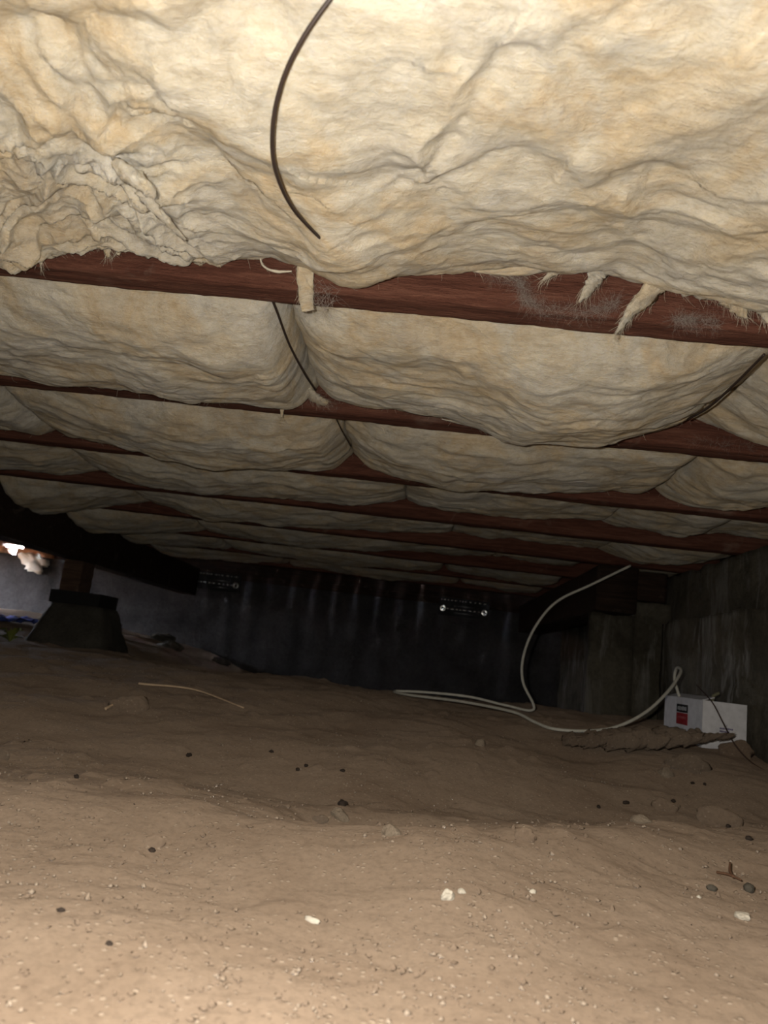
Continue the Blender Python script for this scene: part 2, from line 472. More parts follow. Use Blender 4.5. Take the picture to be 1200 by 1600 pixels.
# sill plate on the far wall, daylight painted as orange at its left end, shade as dark timber
def beam(name, p0, p1, w, h, mat, seed, label=None, cat=None, parent=None, n=None, rough=0.0015, **k):
    """timber beam along X or Y with slightly rounded uneven arrises; p0,p1 are the ends of its bottom centre line"""
    p0 = np.array(p0, float); p1 = np.array(p1, float); L = np.linalg.norm(p1 - p0)
    n = n or max(8, int(L/0.02))
    t = (p1 - p0)/L; s = np.array([-t[1], t[0], 0]); s /= np.linalg.norm(s)
    r = 0.004
    prof = []
    def line(a, b, m):
        for q in range(m): prof.append((a[0] + (b[0]-a[0])*q/m, a[1] + (b[1]-a[1])*q/m))
    hw = w/2
    line((-hw + r, 0), (hw - r, 0), 8); line((hw - r, 0), (hw, r), 2); line((hw, r), (hw, h - r), 10); line((hw, h - r), (hw - r, h), 2)
    line((hw - r, h), (-hw + r, h), 4); line((-hw + r, h), (-hw, h - r), 2); line((-hw, h - r), (-hw, r), 10); line((-hw, r), (-hw + r, 0), 2)
    pr = np.array(prof); m = len(pr)
    u = np.linspace(0, L, n)
    U, K = np.meshgrid(u, np.arange(m), indexing='ij')
    a = pr[:, 0][None, :]; b = pr[:, 1][None, :]
    dz = rough*fbm(U*9, K*0.35, 4, seed) + 0.5*rough*fbm(U*60, K*1.1, 2, seed+4)
    warp = 0.0022*fbm(U*1.3, U*0, 2, seed+8)
    ca = a*(1 + 0)+ dz*np.sign(a)*(np.abs(a) > hw*0.98); cb = b + dz*(b < 0.002) + warp*1.0
    P = p0[None, None, :] + t[None, None, :]*U[..., None] + s[None, None, :]*ca[..., None] + np.array([0, 0, 1.0])[None, None, :]*cb[..., None]
    V = P.reshape(-1, 3)
    F = [(i*m + q, i*m + (q+1) % m, (i+1)*m + (q+1) % m, (i+1)*m + q) for i in range(n-1) for q in range(m)]
    F = [f[::-1] for f in F]
    F.append(tuple(range(m))); F.append(tuple((n-1)*m + q for q in range(m))[::-1])
    return mk(name, V, F, mat, parent, label, cat, **k)

ORD = ['', 'nearest', 'second', 'third', 'fourth', 'fifth', 'sixth', 'seventh', 'eighth', 'ninth', 'tenth']
for i in range(-3, 9):
    yc = JF(i) - JT/2
    if i >= 1:
        lab = 'reddish brown timber floor joist, %s one in front of the camera' % ORD[i]
    else:
        lab = 'reddish brown timber floor joist overhead, out of view%s' % {0: ' just above the picture', -1: ' over the camera', -2: ' one bay behind the camera', -3: ' two bays behind the camera'}[i]
    if i == 8: lab = 'timber joist farthest from the camera, near the far wall'
    xe = XR + 0.14
    beam('floor_joist', (XL + 0.0, yc, JZ), (xe, yc, JZ), JT, JD, JOIST, 50 + i, lab, 'joist', n=420 if 1 <= i <= 3 else 120, group='floor joists')

# rim boards close the ends of the joist bays; the far plate leaves one small gap that shows the sky
RH = JD + 0.10
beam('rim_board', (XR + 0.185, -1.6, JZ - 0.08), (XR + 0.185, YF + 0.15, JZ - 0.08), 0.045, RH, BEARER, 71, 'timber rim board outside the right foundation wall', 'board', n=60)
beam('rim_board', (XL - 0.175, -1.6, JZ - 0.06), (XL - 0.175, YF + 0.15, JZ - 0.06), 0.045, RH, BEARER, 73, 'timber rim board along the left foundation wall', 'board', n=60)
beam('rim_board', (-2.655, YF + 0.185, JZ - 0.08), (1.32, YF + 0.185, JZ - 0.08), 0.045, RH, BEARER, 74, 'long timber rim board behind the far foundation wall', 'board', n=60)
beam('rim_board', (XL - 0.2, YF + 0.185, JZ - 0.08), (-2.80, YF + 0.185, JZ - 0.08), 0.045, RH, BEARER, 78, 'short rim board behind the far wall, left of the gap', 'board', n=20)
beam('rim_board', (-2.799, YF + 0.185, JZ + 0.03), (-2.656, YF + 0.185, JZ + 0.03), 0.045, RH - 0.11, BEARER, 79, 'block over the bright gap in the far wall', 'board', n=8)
beam('sill_plate', (XL - 0.1, YF + 0.06, 0.3755), (-2.692, YF + 0.06, 0.3755), 0.1, 0.045, PLATE, 75, 'short timber plate left of the bright gap, daylight put into its orange colour', 'timber plate', n=20)
beam('sill_plate', (-2.612, YF + 0.06, 0.3755), (-2.36, YF + 0.06, 0.3755), 0.1, 0.045, PLATE, 76, 'timber plate on the far wall just right of the bright gap, daylight put into its orange colour', 'timber plate', n=20)
beam('sill_plate', (-2.357, YF + 0.06, 0.3755), (1.05, YF + 0.06, 0.3755), 0.1, 0.045, BEARER, 77, 'long timber plate on the far wall, shade put into its dark colour', 'timber plate', n=90)  # rest of the same plate, coloured dark in place of shade
# bearers under the joists
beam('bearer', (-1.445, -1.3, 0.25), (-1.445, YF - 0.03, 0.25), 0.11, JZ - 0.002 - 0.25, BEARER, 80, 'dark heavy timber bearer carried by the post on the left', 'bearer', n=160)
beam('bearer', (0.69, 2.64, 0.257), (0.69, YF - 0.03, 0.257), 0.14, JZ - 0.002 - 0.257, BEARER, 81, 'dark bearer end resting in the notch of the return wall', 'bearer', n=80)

beam('added_dark_block', (0.768, 2.75, 0.3135), (XR - 0.012, 2.75, 0.3135), 0.12, JZ - 0.003 - 0.3135, BEARER, 83, 'dark block added on top of the taller return wall to stand in for shade', 'timber block', n=10)  # added block: its dark timber keeps the gap above the wall in shade

# ------------------------------------------------------------------ glass wool batts
BATTS = {0: [(-0.56, -0.171, [(-0.56, 0.3635), (-0.518, 0.3688), (-0.473, 0.3713), (-0.451, 0.3882), (-0.388, 0.4024), (-0.317, 0.3949), (-0.23, 0.4068), (-0.174, 0.3918)]), (-0.171, 0.414, [(-0.168, 0.3981), (-0.121, 0.3809), (-0.066, 0.4065), (0.036, 0.4275), (0.109, 0.4261), (0.183, 0.4451), (0.252, 0.4173), (0.345, 0.3928), (0.414, 0.3918)])], 1: [(-0.846, -0.218, [(-0.846, 0.4015), (-0.774, 0.3988), (-0.649, 0.3826), (-0.534, 0.3802), (-0.418, 0.3702), (-0.308, 0.3704), (-0.233, 0.3795), (-0.22, 0.4274)]), (-0.218, 0.434, [(-0.217, 0.4312), (-0.186, 0.4165), (-0.139, 0.4023), (0.015, 0.3903), (0.123, 0.3593), (0.258, 0.3609), (0.335, 0.3947), (0.431, 0.4505)]), (0.434, 0.61, [(0.437, 0.4505), (0.479, 0.43), (0.545, 0.4016), (0.61, 0.4125)])], 2: [(-1.105, -0.887, [(-1.105, 0.4106), (-1.029, 0.4147), (-0.929, 0.4064), (-0.889, 0.4216)]), (-0.887, -0.189, [(-0.885, 0.4261), (-0.788, 0.4039), (-0.623, 0.3749), (-0.471, 0.368), (-0.326, 0.3772), (-0.228, 0.3993), (-0.194, 0.4369)]), (-0.189, 0.504, [(-0.184, 0.4447), (-0.151, 0.4234), (-0.08, 0.3953), (0.037, 0.3768), (0.18, 0.3891), (0.396, 0.4156), (0.468, 0.4214), (0.5, 0.4362)]), (0.504, 0.9, [(0.509, 0.4374), (0.577, 0.4018), (0.675, 0.4025), (0.751, 0.4233), (0.9, 0.4429)])], 3: [(-1.385, -0.967, [(-1.385, 0.4007), (-1.267, 0.4018), (-1.078, 0.4122), (-0.974, 0.4331)]), (-0.967, -0.069, [(-0.96, 0.43), (-0.78, 0.3944), (-0.627, 0.3919), (-0.425, 0.4062), (-0.203, 0.4126), (-0.113, 0.4328), (-0.079, 0.4505)]), (-0.069, 0.495, [(-0.058, 0.4448), (0.055, 0.4236), (0.238, 0.4298), (0.427, 0.4505), (0.487, 0.4505)]), (0.495, 0.766, [(0.504, 0.4505), (0.6, 0.4292), (0.705, 0.4219), (0.758, 0.4326)]), (0.766, 0.986, [(0.774, 0.4505), (0.884, 0.4505), (0.986, 0.4505)])], 4: [(-1.629, -0.984, [(-1.629, 0.3496), (-1.489, 0.3491), (-1.371, 0.3436), (-1.201, 0.3783), (-0.993, 0.4382)]), (-0.984, 0.087, [(-0.975, 0.4379), (-0.748, 0.3957), (-0.522, 0.3984), (-0.235, 0.4188), (-0.014, 0.4366), (0.081, 0.4505)]), (0.087, 0.596, [(0.094, 0.4505), (0.254, 0.4505), (0.411, 0.4505), (0.545, 0.4505), (0.591, 0.4505)]), (0.596, 0.961, [(0.601, 0.4505), (0.728, 0.4114), (0.856, 0.4177), (0.961, 0.4505)])], 5: [(-1.469, -0.889, [(-1.469, 0.3509), (-1.258, 0.3619), (-0.903, 0.4188)]), (-0.889, 0.278, [(-0.876, 0.4164), (-0.629, 0.3947), (-0.265, 0.4106), (-0.034, 0.4334), (0.265, 0.4505)]), (0.278, 0.884, [(0.292, 0.4505), (0.52, 0.4505), (0.729, 0.4505), (0.884, 0.4505)])]}
NEXP = 2.6
ZS = JZ + 0.075
CREASES = {}
def superprof(m):
    th = np.linspace(0, np.pi, 600)
    c, s = np.cos(th), np.sin(th)
    y = -np.sign(c)*np.abs(c)**(2/NEXP); z = np.abs(s)**(2/NEXP)
    L = np.concatenate([[0], np.cumsum(np.hypot(np.diff(y)*0.2, np.diff(z)*0.09))])
    q = np.linspace(0, L[-1], m)
    return np.interp(q, L, y), np.interp(q, L, z)
def batt_mesh(bay, xa, xb, pts, seed, res, amp, crumple=None, endr=0.05, gap=0.0015):
    y0 = JF(bay) + 0.0015; y1 = JF(bay + 1) - JT - 0.0015
    gap = 0.0004 if bay == 0 else gap
    xa += gap; xb -= gap
    nu = int((xb - xa)/res); nv = int(0.56/res)
    yy, zz = superprof(nv)
    # finer columns towards both ends
    xs = np.linspace(xa, xb, nu)
    px = np.array([p[0] for p in pts]); pz = np.array([p[1] for p in pts])
    k = np.argsort(px)
    zm = np.interp(xs, px[k], pz[k])
    ker = np.hanning(max(3, int(0.05/res)) | 1); ker /= ker.sum()
    zm = np.convolve(np.pad(zm, len(ker)//2, mode='edge'), ker, 'valid')
    t = np.minimum(xs - xa, xb - xs)
    E = np.clip(1 - np.clip(1 - t/endr, 0, 1)**2.4, 0, 1)**(1/2.4)
    X = np.repeat(xs[:, None], nv, 1)
    ymid, hw = (y0 + y1)/2, (y1 - y0)/2
    zend = JZ + 0.035 if bay != 0 else zm + 0.0015
    zmE = zend + (np.minimum(zm, zend) - zend)*E
    Z = ZS - zz[None, :]*(ZS - zmE[:, None])
    Y = ymid + hw*np.repeat(yy[None, :], nu, 0)
    Sx = np.repeat(np.linspace(0, 0.56, nv)[None, :], nu, 0) + bay*3.7
    if bay == 0:      # the nearest bay bellies down and hides the joist behind it
        q = ss(0.66, 0.45, Y)
        Z = Z - q*zz[None, :]*np.maximum(zm - 0.382, 0.0)[:, None]
        Y = np.where(Z < JZ + 0.02, Y - 0.12*ss(0.60, 0.42, Y)*ss(JZ + 0.02, JZ - 0.01, Z), Y)
    # normals of the base shape
    P = np.stack([X, Y, Z], -1)
    du = np.gradient(P, axis=0); dv = np.gradient(P, axis=1)
    N = np.cross(dv, du); N /= np.linalg.norm(N, axis=-1, keepdims=True) + 1e-9
    if N[nu//2, nv//2, 2] > 0: N = -N
    wx = X + 0.030*fbm(X*7, Sx*7, 2, seed+1); wy = Sx + 0.030*fbm(X*7 + 9, Sx*7, 2, seed+2)
    bil = lambda f, fy, s: 1 - 2.0*np.sqrt(pn(wx*f, wy*fy, s)**2 + 0.02)          # puffs parted by soft creases
    ax = 1.0 if bay == 0 else 0.8
    d = amp*0.75*fbm(wx*6.5*ax, wy*9, 3, seed)                                     # soft lumps
    d -= amp*0.30*bil(9*ax, 12, seed+3)*np.clip(0.7 + pn(X*4, Sx*4, seed+4), 0, 1.5)
    d -= amp*0.13*bil(23*ax, 30, seed+5)*np.clip(0.6 + 1.2*pn(X*6, Sx*6, seed+6), 0, 1.5)
    d += amp*0.13*fbm(wx*34*ax, wy*44, 4, seed+6, 0.6)
    lay = fbm(wx*9, wy*85 + 2.5*pn(X*6, Sx*6, seed+8), 3, seed+7)
    d += amp*(0.02 if bay == 0 else 0.06)*lay*np.clip(0.6 + pn(X*5, Sx*6, seed+11), 0, 1.4)    # felted layers
    pl = pn(wx*26, wy*30, seed+12)
    d += amp*0.20*np.clip(pl - 0.25, 0, 1)*np.clip(pn(X*4, Sx*4, seed+13) + 0.35, 0, 1)  # small picked-up flakes
    if crumple is not None: d += crumple(X, Y, Sx, seed)
    d *= (0.25 + 0.75*ss(0.0, 0.5, zz))[None, :]
    if bay != 0: d *= (0.5 + 0.5*ss(0, 0.05, t))[:, None]
    P = P + N*d[..., None]
    # uneven torn lower lip
    low = P[..., 2] > JZ - 0.004
    P[..., 1] = np.where(low, np.clip(P[..., 1], y0, y1), np.clip(P[..., 1], y0 - (0.12 if bay == 0 else 0.03), y1 + 0.03))
    P[..., 0] = np.clip(P[..., 0], xa, xb)
    V = P.reshape(-1, 3)
    F = gridf(nu, nv)
    rim = [i*nv for i in range(nu)] + [(nu-1)*nv + j for j in range(1, nv)] + [i*nv + nv-1 for i in range(nu-2, -1, -1)] + [j for j in range(nv-2, 0, -1)]
    rim = np.array(rim); m = len(rim); n = len(V)
    T = V[rim].copy(); T[:, 2] = JZ + JD - 0.012
    cen = T.mean(0, keepdims=True)
    V = np.concatenate([V, T, cen])
    r2 = np.roll(np.arange(m), -1)
    side = np.stack([rim, rim[r2], n + r2, n + np.arange(m)], -1)
    topf = np.stack([n + np.arange(m), n + r2, np.full(m, n + m), np.full(m, n + m)], -1)
    F = np.concatenate([F[:, ::-1], side[:, ::-1]])
    tri = topf[:, :3][:, ::-1]
    return V, F, tri, P, N
def fibres(name, pts, dirs, n, parent, mat=None, length=(0.008, 0.03), rad=0.00016, seed=0, curl=0.6, sag=0.4, kind='stuff', label=None, jit=0.5):
    """loose hair-thin fibres growing from the given points"""
    r = np.random.default_rng(seed)
    V = []; F = []
    idx = r.integers(0, len(pts), n)
    for q in idx:
        p = np.array(pts[q], float); d = np.array(dirs[q], float) + r.normal(0, jit, 3)
        d /= np.linalg.norm(d) + 1e-9
        L = r.uniform(*length); m = 6
        side = np.cross(d, r.normal(0, 1, 3)); side /= np.linalg.norm(side) + 1e-9
        P = []
        for k in range(m):
            P.append(p.copy())
            d = d + side*curl*r.uniform(0.2, 1)/m*2 + np.array([0, 0, -sag/m*2]); d /= np.linalg.norm(d)
            p = p + d*L/(m-1)
        rr = rad*np.linspace(1.3, 0.6, m)*r.uniform(0.7, 1.4)
        v, f = tube(P, rr, 3, False)
        b = len(V); V += v; F += [tuple(i + b for i in t) for t in f]
    return mk(name, V, np.array(F), mat or FIBRE, parent, kind=kind, label=label)
def tuft(name, P, rad, parent, seed, flat=0.45, mat=None, n=14, rough=0.35, fuzz=60, side=None, cat=None, label=None, fl=(0.006, 0.018), fr=0.00011):
    """a torn, tapering lock of wool along a path, with a fringe of loose fibres"""
    P = spline(P, 34); rr = np.interp(np.linspace(0, 1, len(P)), np.linspace(0, 1, len(rad)), rad)
    m = len(P); T, Nn, B = frames(P)
    a = np.arange(n)*2*np.pi/n
    V = []
    for i in range(m):
        for k in range(n):
            q = np.array([i*0.30, k*2*np.pi/n])
            w = 1 + rough*float(fbm(np.array([math.cos(a[k])*1.4 + i*0.22]), np.array([math.sin(a[k])*1.4 + seed]), 3, seed)[0])
            V.append(P[i] + rr[i]*w*(math.cos(a[k])*Nn[i] + flat*math.sin(a[k])*B[i]))
    F = [(i*n + k, i*n + (k+1) % n, (i+1)*n + (k+1) % n, (i+1)*n + k) for i in range(m-1) for k in range(n)]
    F.append(tuple(range(n))[::-1]); F.append(tuple((m-1)*n + k for k in range(n)))
    o = mk(name, V, F, mat or WOOL, parent, label=label, cat=cat)
    if fuzz and parent is not None and parent.parent is None:
        pts = np.array(V); dirs = pts - np.repeat(P, n, 0); dirs /= np.linalg.norm(dirs, axis=1)[:, None] + 1e-9
        dirs = dirs*0.28 + np.repeat(T, n, 0)*1.0
        fibres('loose_fibres', pts, dirs, int(fuzz*0.8), o, length=fl, seed=seed, rad=fr, jit=0.22)
    return o
# the nearest bay is torn about: flaps, hollows and folds, each a dent or ridge along a path on the underside
def fold(X, Y, pts, w, h, wob=0.01, seed=0, onesided=0.0):
    w = w*1.45 if h < 0 else w
    """height of a ridge (h>0) or crease (h<0) running along a path"""
    x = X + wob*fbm(X*16, Y*16, 3, seed); y = Y + wob*fbm(X*16 + 5, Y*16, 3, seed + 1)
    best = np.full(X.shape, 9.0); sg = np.zeros_like(X)
    for (ax, ay), (bx, by) in zip(pts[:-1], pts[1:]):
        dx, dy = bx - ax, by - ay; L2 = dx*dx + dy*dy
        t = np.clip(((x - ax)*dx + (y - ay)*dy)/L2, 0, 1)
        ex, ey = x - ax - t*dx, y - ay - t*dy
        dd = np.hypot(ex, ey); s = np.sign(dx*ey - dy*ex)
        sg = np.where(dd < best, s, sg); best = np.minimum(best, dd)
    sd = best*sg
    if onesided:
        wl = np.where(sd > 0, w*onesided, w)
    else: wl = w
    return 0.8*h*np.exp(-(best/(wl*1.6))**1.5)
FOLDS_L = [([(-0.3603, 0.4422), (-0.2935, 0.432), (-0.2381, 0.4199), (-0.1807, 0.4214), (-0.1461, 0.4033)], 0.01, -0.022, 0), ([(-0.3793, 0.4736), (-0.3279, 0.4718), (-0.2618, 0.4448), (-0.2272, 0.4533), (-0.2008, 0.4951), (-0.1699, 0.5167)], 0.022, 0.012, 2.0), ([(-0.2887, 0.4415), (-0.2699, 0.4888), (-0.2508, 0.522), (-0.2178, 0.5577)], 0.01, -0.012, 3.0), ([(-0.222, 0.4249), (-0.1837, 0.4323), (-0.1625, 0.4591)], 0.03, 0.012, 0), ([(-0.4156, 0.5732), (-0.3545, 0.5574), (-0.3403, 0.5904), (-0.3702, 0.6436)], 0.008, -0.014, 2.0), ([(-0.4439, 0.6229), (-0.4184, 0.6612), (-0.4054, 0.7059), (-0.3309, 0.6595)], 0.008, -0.014, 3.0), ([(-0.287, 0.4588), (-0.3232, 0.5152), (-0.3196, 0.5701), (-0.3164, 0.606)], 0.007, -0.012, 2.5), ([(-0.3055, 0.5641), (-0.2974, 0.5805), (-0.2874, 0.6022)], 0.01, 0.014, 0), ([(-0.3002, 0.6039), (-0.2923, 0.6431), (-0.2804, 0.6769)], 0.007, 0.009, 0), ([(-0.4022, 0.5759), (-0.3284, 0.5384), (-0.3351, 0.572)], 0.016, 0.012, 2.0), ([(-0.2187, 0.504), (-0.1963, 0.5388), (-0.1679, 0.5599)], 0.009, -0.008, 3.0)]
FOLDS_R = [([(-0.0003, 0.4295), (-0.0152, 0.4756), (-0.0383, 0.5373)], 0.013, 0.02, 0), ([(0.0116, 0.4322), (-0.0028, 0.4841), (-0.0273, 0.5359)], 0.007, -0.013, 2.5), ([(0.0067, 0.436), (0.0463, 0.439), (0.0765, 0.4044), (0.0995, 0.3882)], 0.012, -0.016, 2.0), ([(-0.0628, 0.5654), (-0.0913, 0.5762), (-0.1363, 0.5732)], 0.007, -0.008, 2.0), ([(-0.0134, 0.5624), (0.0181, 0.5515), (0.0586, 0.5396), (0.1115, 0.5667), (0.1754, 0.5668)], 0.007, -0.01, 2.5), ([(0.1415, 0.4299), (0.1219, 0.4612), (0.1069, 0.4889), (0.0982, 0.5114)], 0.012, -0.014, 2.0), ([(0.0985, 0.3977), (0.1382, 0.3991), (0.1789, 0.4209)], 0.035, 0.012, 0), ([(-0.1243, 0.6736), (-0.0919, 0.6743), (-0.0596, 0.675)], 0.02, 0.012, 0)]
def crumple_near(F):
    def fn(X, Y, Sx, seed):
        d = np.zeros_like(X)
        for i, (pts, w, h, one) in enumerate(F):
            d += fold(X, Y, pts, w, h, 0.011, 300 + i, one)
        return d
    return fn
def crumple_left(X, Y, Sx, seed):
    d = crumple_near(FOLDS_L + FOLDS_R)(X, Y, Sx, seed)
    # crumpled, faceted patch of torn flakes
    m = ss(-0.19, -0.27, X + 0.12*(Y - 0.55))*ss(0.42, 0.52, Y)
    a = fbm(X*9 + 0.5*pn(X*9, Y*9, 91), Y*9 + 0.5*pn(X*9, Y*9, 92), 2, 93)
    facet = np.mod(a*2.0, 1.0); facet = np.where(facet < 0.7, facet/0.7, (1 - facet)/0.3)   # overlapping flakes, each lifting to a torn edge
    d += m*0.011*(facet - 0.5) + m*0.008*fbm(X*26, Y*26, 4, 95)
    return d

BAYW = ['the nearest bay', 'the second bay', 'the third bay', 'the fourth bay', 'the fifth bay', 'the sixth bay', 'the seventh bay', 'the eighth bay']
RES = [0.0024, 0.0032, 0.0045, 0.006, 0.008, 0.011, 0.014, 0.016]
AMP = [0.012, 0.0135, 0.013, 0.013, 0.013, 0.013, 0.013, 0.013]
NEAR = {}
def add_batt(bay, j, n, xa, xb, pts, crumple=None, endr=0.05, hidden=False):
    res = RES[bay] if not hidden else 0.02
    seed = 400 + bay*37 + (0 if bay == 0 else j*11)
    V, F, tri, P, N = batt_mesh(bay, xa, xb, pts, seed, res, AMP[bay], crumple, endr)
    F = np.concatenate([F, np.concatenate([tri, tri[:, 2:3]], 1)]) if False else F
    lab = POSW(bay, j, n, xa, xb, hidden)
    o = mk('insulation_batt', V, F, WOOL, label=lab, cat='insulation', group='glass wool batts between the joists')
    if not hidden: NEAR[(bay, j)] = (o, P, N)
    return o
LABS = {
 (0, 0): 'bright torn cream wool batt in the nearest bay, above the bowed black wire',
 (1, 0): 'left sagging cream wool batt just behind the nearest joist',
 (1, 1): 'long smooth wool batt behind the nearest joist, between two black wires',
 (1, 2): 'wool batt at the right edge behind the nearest joist, beyond the right black wire',
}
def POSW(bay, j, n, xa, xb, hidden):
    if (bay, j) in LABS and not hidden: return LABS[(bay, j)]
    if hidden:
        if bay < 0: return 'wool batt over the camera, %s of the three' % ('left', 'middle', 'right')[n - 5]
        where = 'past the left bearer' if xb < -1.5 and xb > -2 else 'at the left foundation wall' if xb < -2 else 'over the right foundation wall' if xa > 0.5 else 'just right of the left bearer'
        return 'wool batt %s in %s, out of view' % (where, BAYW[bay])
    w = {2: ['leftmost', 'rightmost'], 3: ['leftmost', 'middle', 'rightmost'], 4: ['leftmost', 'second from left', 'third from left', 'rightmost'], 5: ['leftmost', 'second from left', 'middle', 'second from right', 'rightmost']}[n][j]
    return 'sagging wool batt in %s from the camera, %s in view' % (BAYW[bay], w)
BATTS[6] = [(-1.75, -0.9, [(-1.7, 0.40), (-1.3, 0.385), (-0.95, 0.41)]), (-0.9, 0.1, [(-0.85, 0.41), (-0.4, 0.395), (0.05, 0.42)]), (0.1, 0.88, [(0.15, 0.43), (0.5, 0.405), (0.85, 0.43)])]
BATTS[7] = [(-1.9, -0.7, [(-1.8, 0.41), (-1.2, 0.395), (-0.75, 0.42)]), (-0.7, 0.2, [(-0.65, 0.42), (-0.2, 0.40), (0.15, 0.42)]), (0.2, 0.9, [(0.25, 0.43), (0.5, 0.41), (0.85, 0.43)])]
for bay, segs in BATTS.items():
    n = len(segs)
    segs = [list(s) for s in segs]
    if bay == 0: segs = [[segs[0][0], segs[1][1], segs[0][2] + segs[1][2]]]; n = 1
    segs[0][0] -= 0.30 if bay < 2 else 0.12
    segs[0][0] = max(segs[0][0], -1.386)
    if bay == 0: segs[-1][1] = 0.60
    else: segs[-1][1] = XR + 0.096 if bay < 5 else 0.612
    for j, (xa, xb, pts) in enumerate(segs):
        cr = None; er = 0.05
        if bay == 0:
            cr = crumple_left; er = 0.006
        add_batt(bay, j, n, xa, xb, pts, cr, er)
    # carry the row on, out of the picture: up to the bearer, and past it
    flat = lambda a, b: [(a + 0.05, JZ + 0.004), ((a + b)/2, JZ - 0.025 if a < 0.5 else JZ + 0.02), (b - 0.05, JZ + 0.004)] if a < 0.5 else [(a + 0.05, JZ + 0.025), (b - 0.05, JZ + 0.025)]
    rest = []
    if segs[0][0] > -1.30: rest.append((-1.386, segs[0][0]))
    rest += [(-2.25, -1.505), (XL + 0.02, -2.25)]
    if bay == 0: rest.append((0.60, XR + 0.10))
    if bay > 4: rest.append((0.768, XR + 0.1))
    for k, (a, b) in enumerate(rest): add_batt(bay, 9, k, a, b, flat(a, b), hidden=True)
for k, (a, b) in enumerate(((-1.386, -0.7), (-0.7, 0.05), (0.05, XR + 0.10))): add_batt(-1, 9, 5 + k, a, b, [(a + 0.05, JZ + 0.025), ((a+b)/2, JZ + 0.012), (b - 0.05, JZ + 0.025)], hidden=True)
# <<DETAILS>>
G = {'a': (0.0497, 0.6535), 'b': (-0.0017, 0.8106), 'c': (-0.0751, 1.0816), 'd': (-0.0533, 0.5975), 'e': (0.3772, 0.8546), 'f': (0.3315, 0.8356), 'g': (0.3689, 0.8861), 'h': (0.3284, 0.7561), 'i': (0.1668, 1.6922), 'j': (-0.592, 1.6296), 'k': (-0.167, 0.494), 'l': (-0.2184, 0.537), 'm': (-0.2226, 0.7321), 'n': (-0.1015, 1.0696), 'o': (-0.0791, 1.1481), 's1': (-0.6574, 1.8282), 's2': (-0.5385, 1.8867), 's3': (-0.383, 1.7867), 't1': (-0.6302, 1.5826), 't2': (-0.6209, 1.6477), 'p': (0.6173, 1.7022), 'q': (0.5522, 1.6477), 'r': (0.3936, 1.8957), 'u': (0.5499, 1.8747), 'v': (0.7466, 1.9557), 'w': (0.9212, 2.2292), 'x': (0.8945, 2.0442), 'y': (0.8257, 1.7877), 'box': (0.7465, 1.9722), 'c1': (0.4233, 2.6033), 'c2': None, 'c3': (-0.0447, 2.4252), 'c4': (0.1247, 2.3822), 'c5': (0.3309, 2.1677), 'c6': (0.3739, 1.9867), 'c7': (0.4953, 2.0327), 'c8': None, 'blue': (-1.8823, 3.4198), 'weed': (-1.5462, 2.8318), 'st1': (-0.6038, 1.1491), 'st2': (-0.4541, 1.3476), 'pile': (-1.3847, 2.9453), 'dr1': (-0.2411, 1.4236), 'dr2': (-0.1677, 1.3746), 'dr3': (-0.1786, 1.3521), 'dr4': (-0.0996, 1.3431), 'dr5': (-0.3728, 1.3491), 'dr6': (-0.4132, 0.9856), 'dr7': (0.4172, 1.4511), 'dr8': (0.3539, 1.3956), 'dr9': (0.5132, 1.4831), 'dr10': (0.5946, 1.6116), 'dr11': (0.6153, 1.6021), 'dr12': (0.4629, 1.0521), 'dr13': (0.5024, 1.2116), 'cl1': (0.8048, 1.9077), 'cl2': (0.486, 1.4426), 'cl3': (0.5506, 1.3751), 'cl4': (0.1406, 0.8536), 'cl5': (0.3244, 1.0881), 'w1': (0.3333, 1.0891), 'w2': (0.0608, 0.666), 'w3': (0.3018, 0.7911), 'w4': (0.127, 0.7086), 'w5': (-0.2267, 0.7481)}
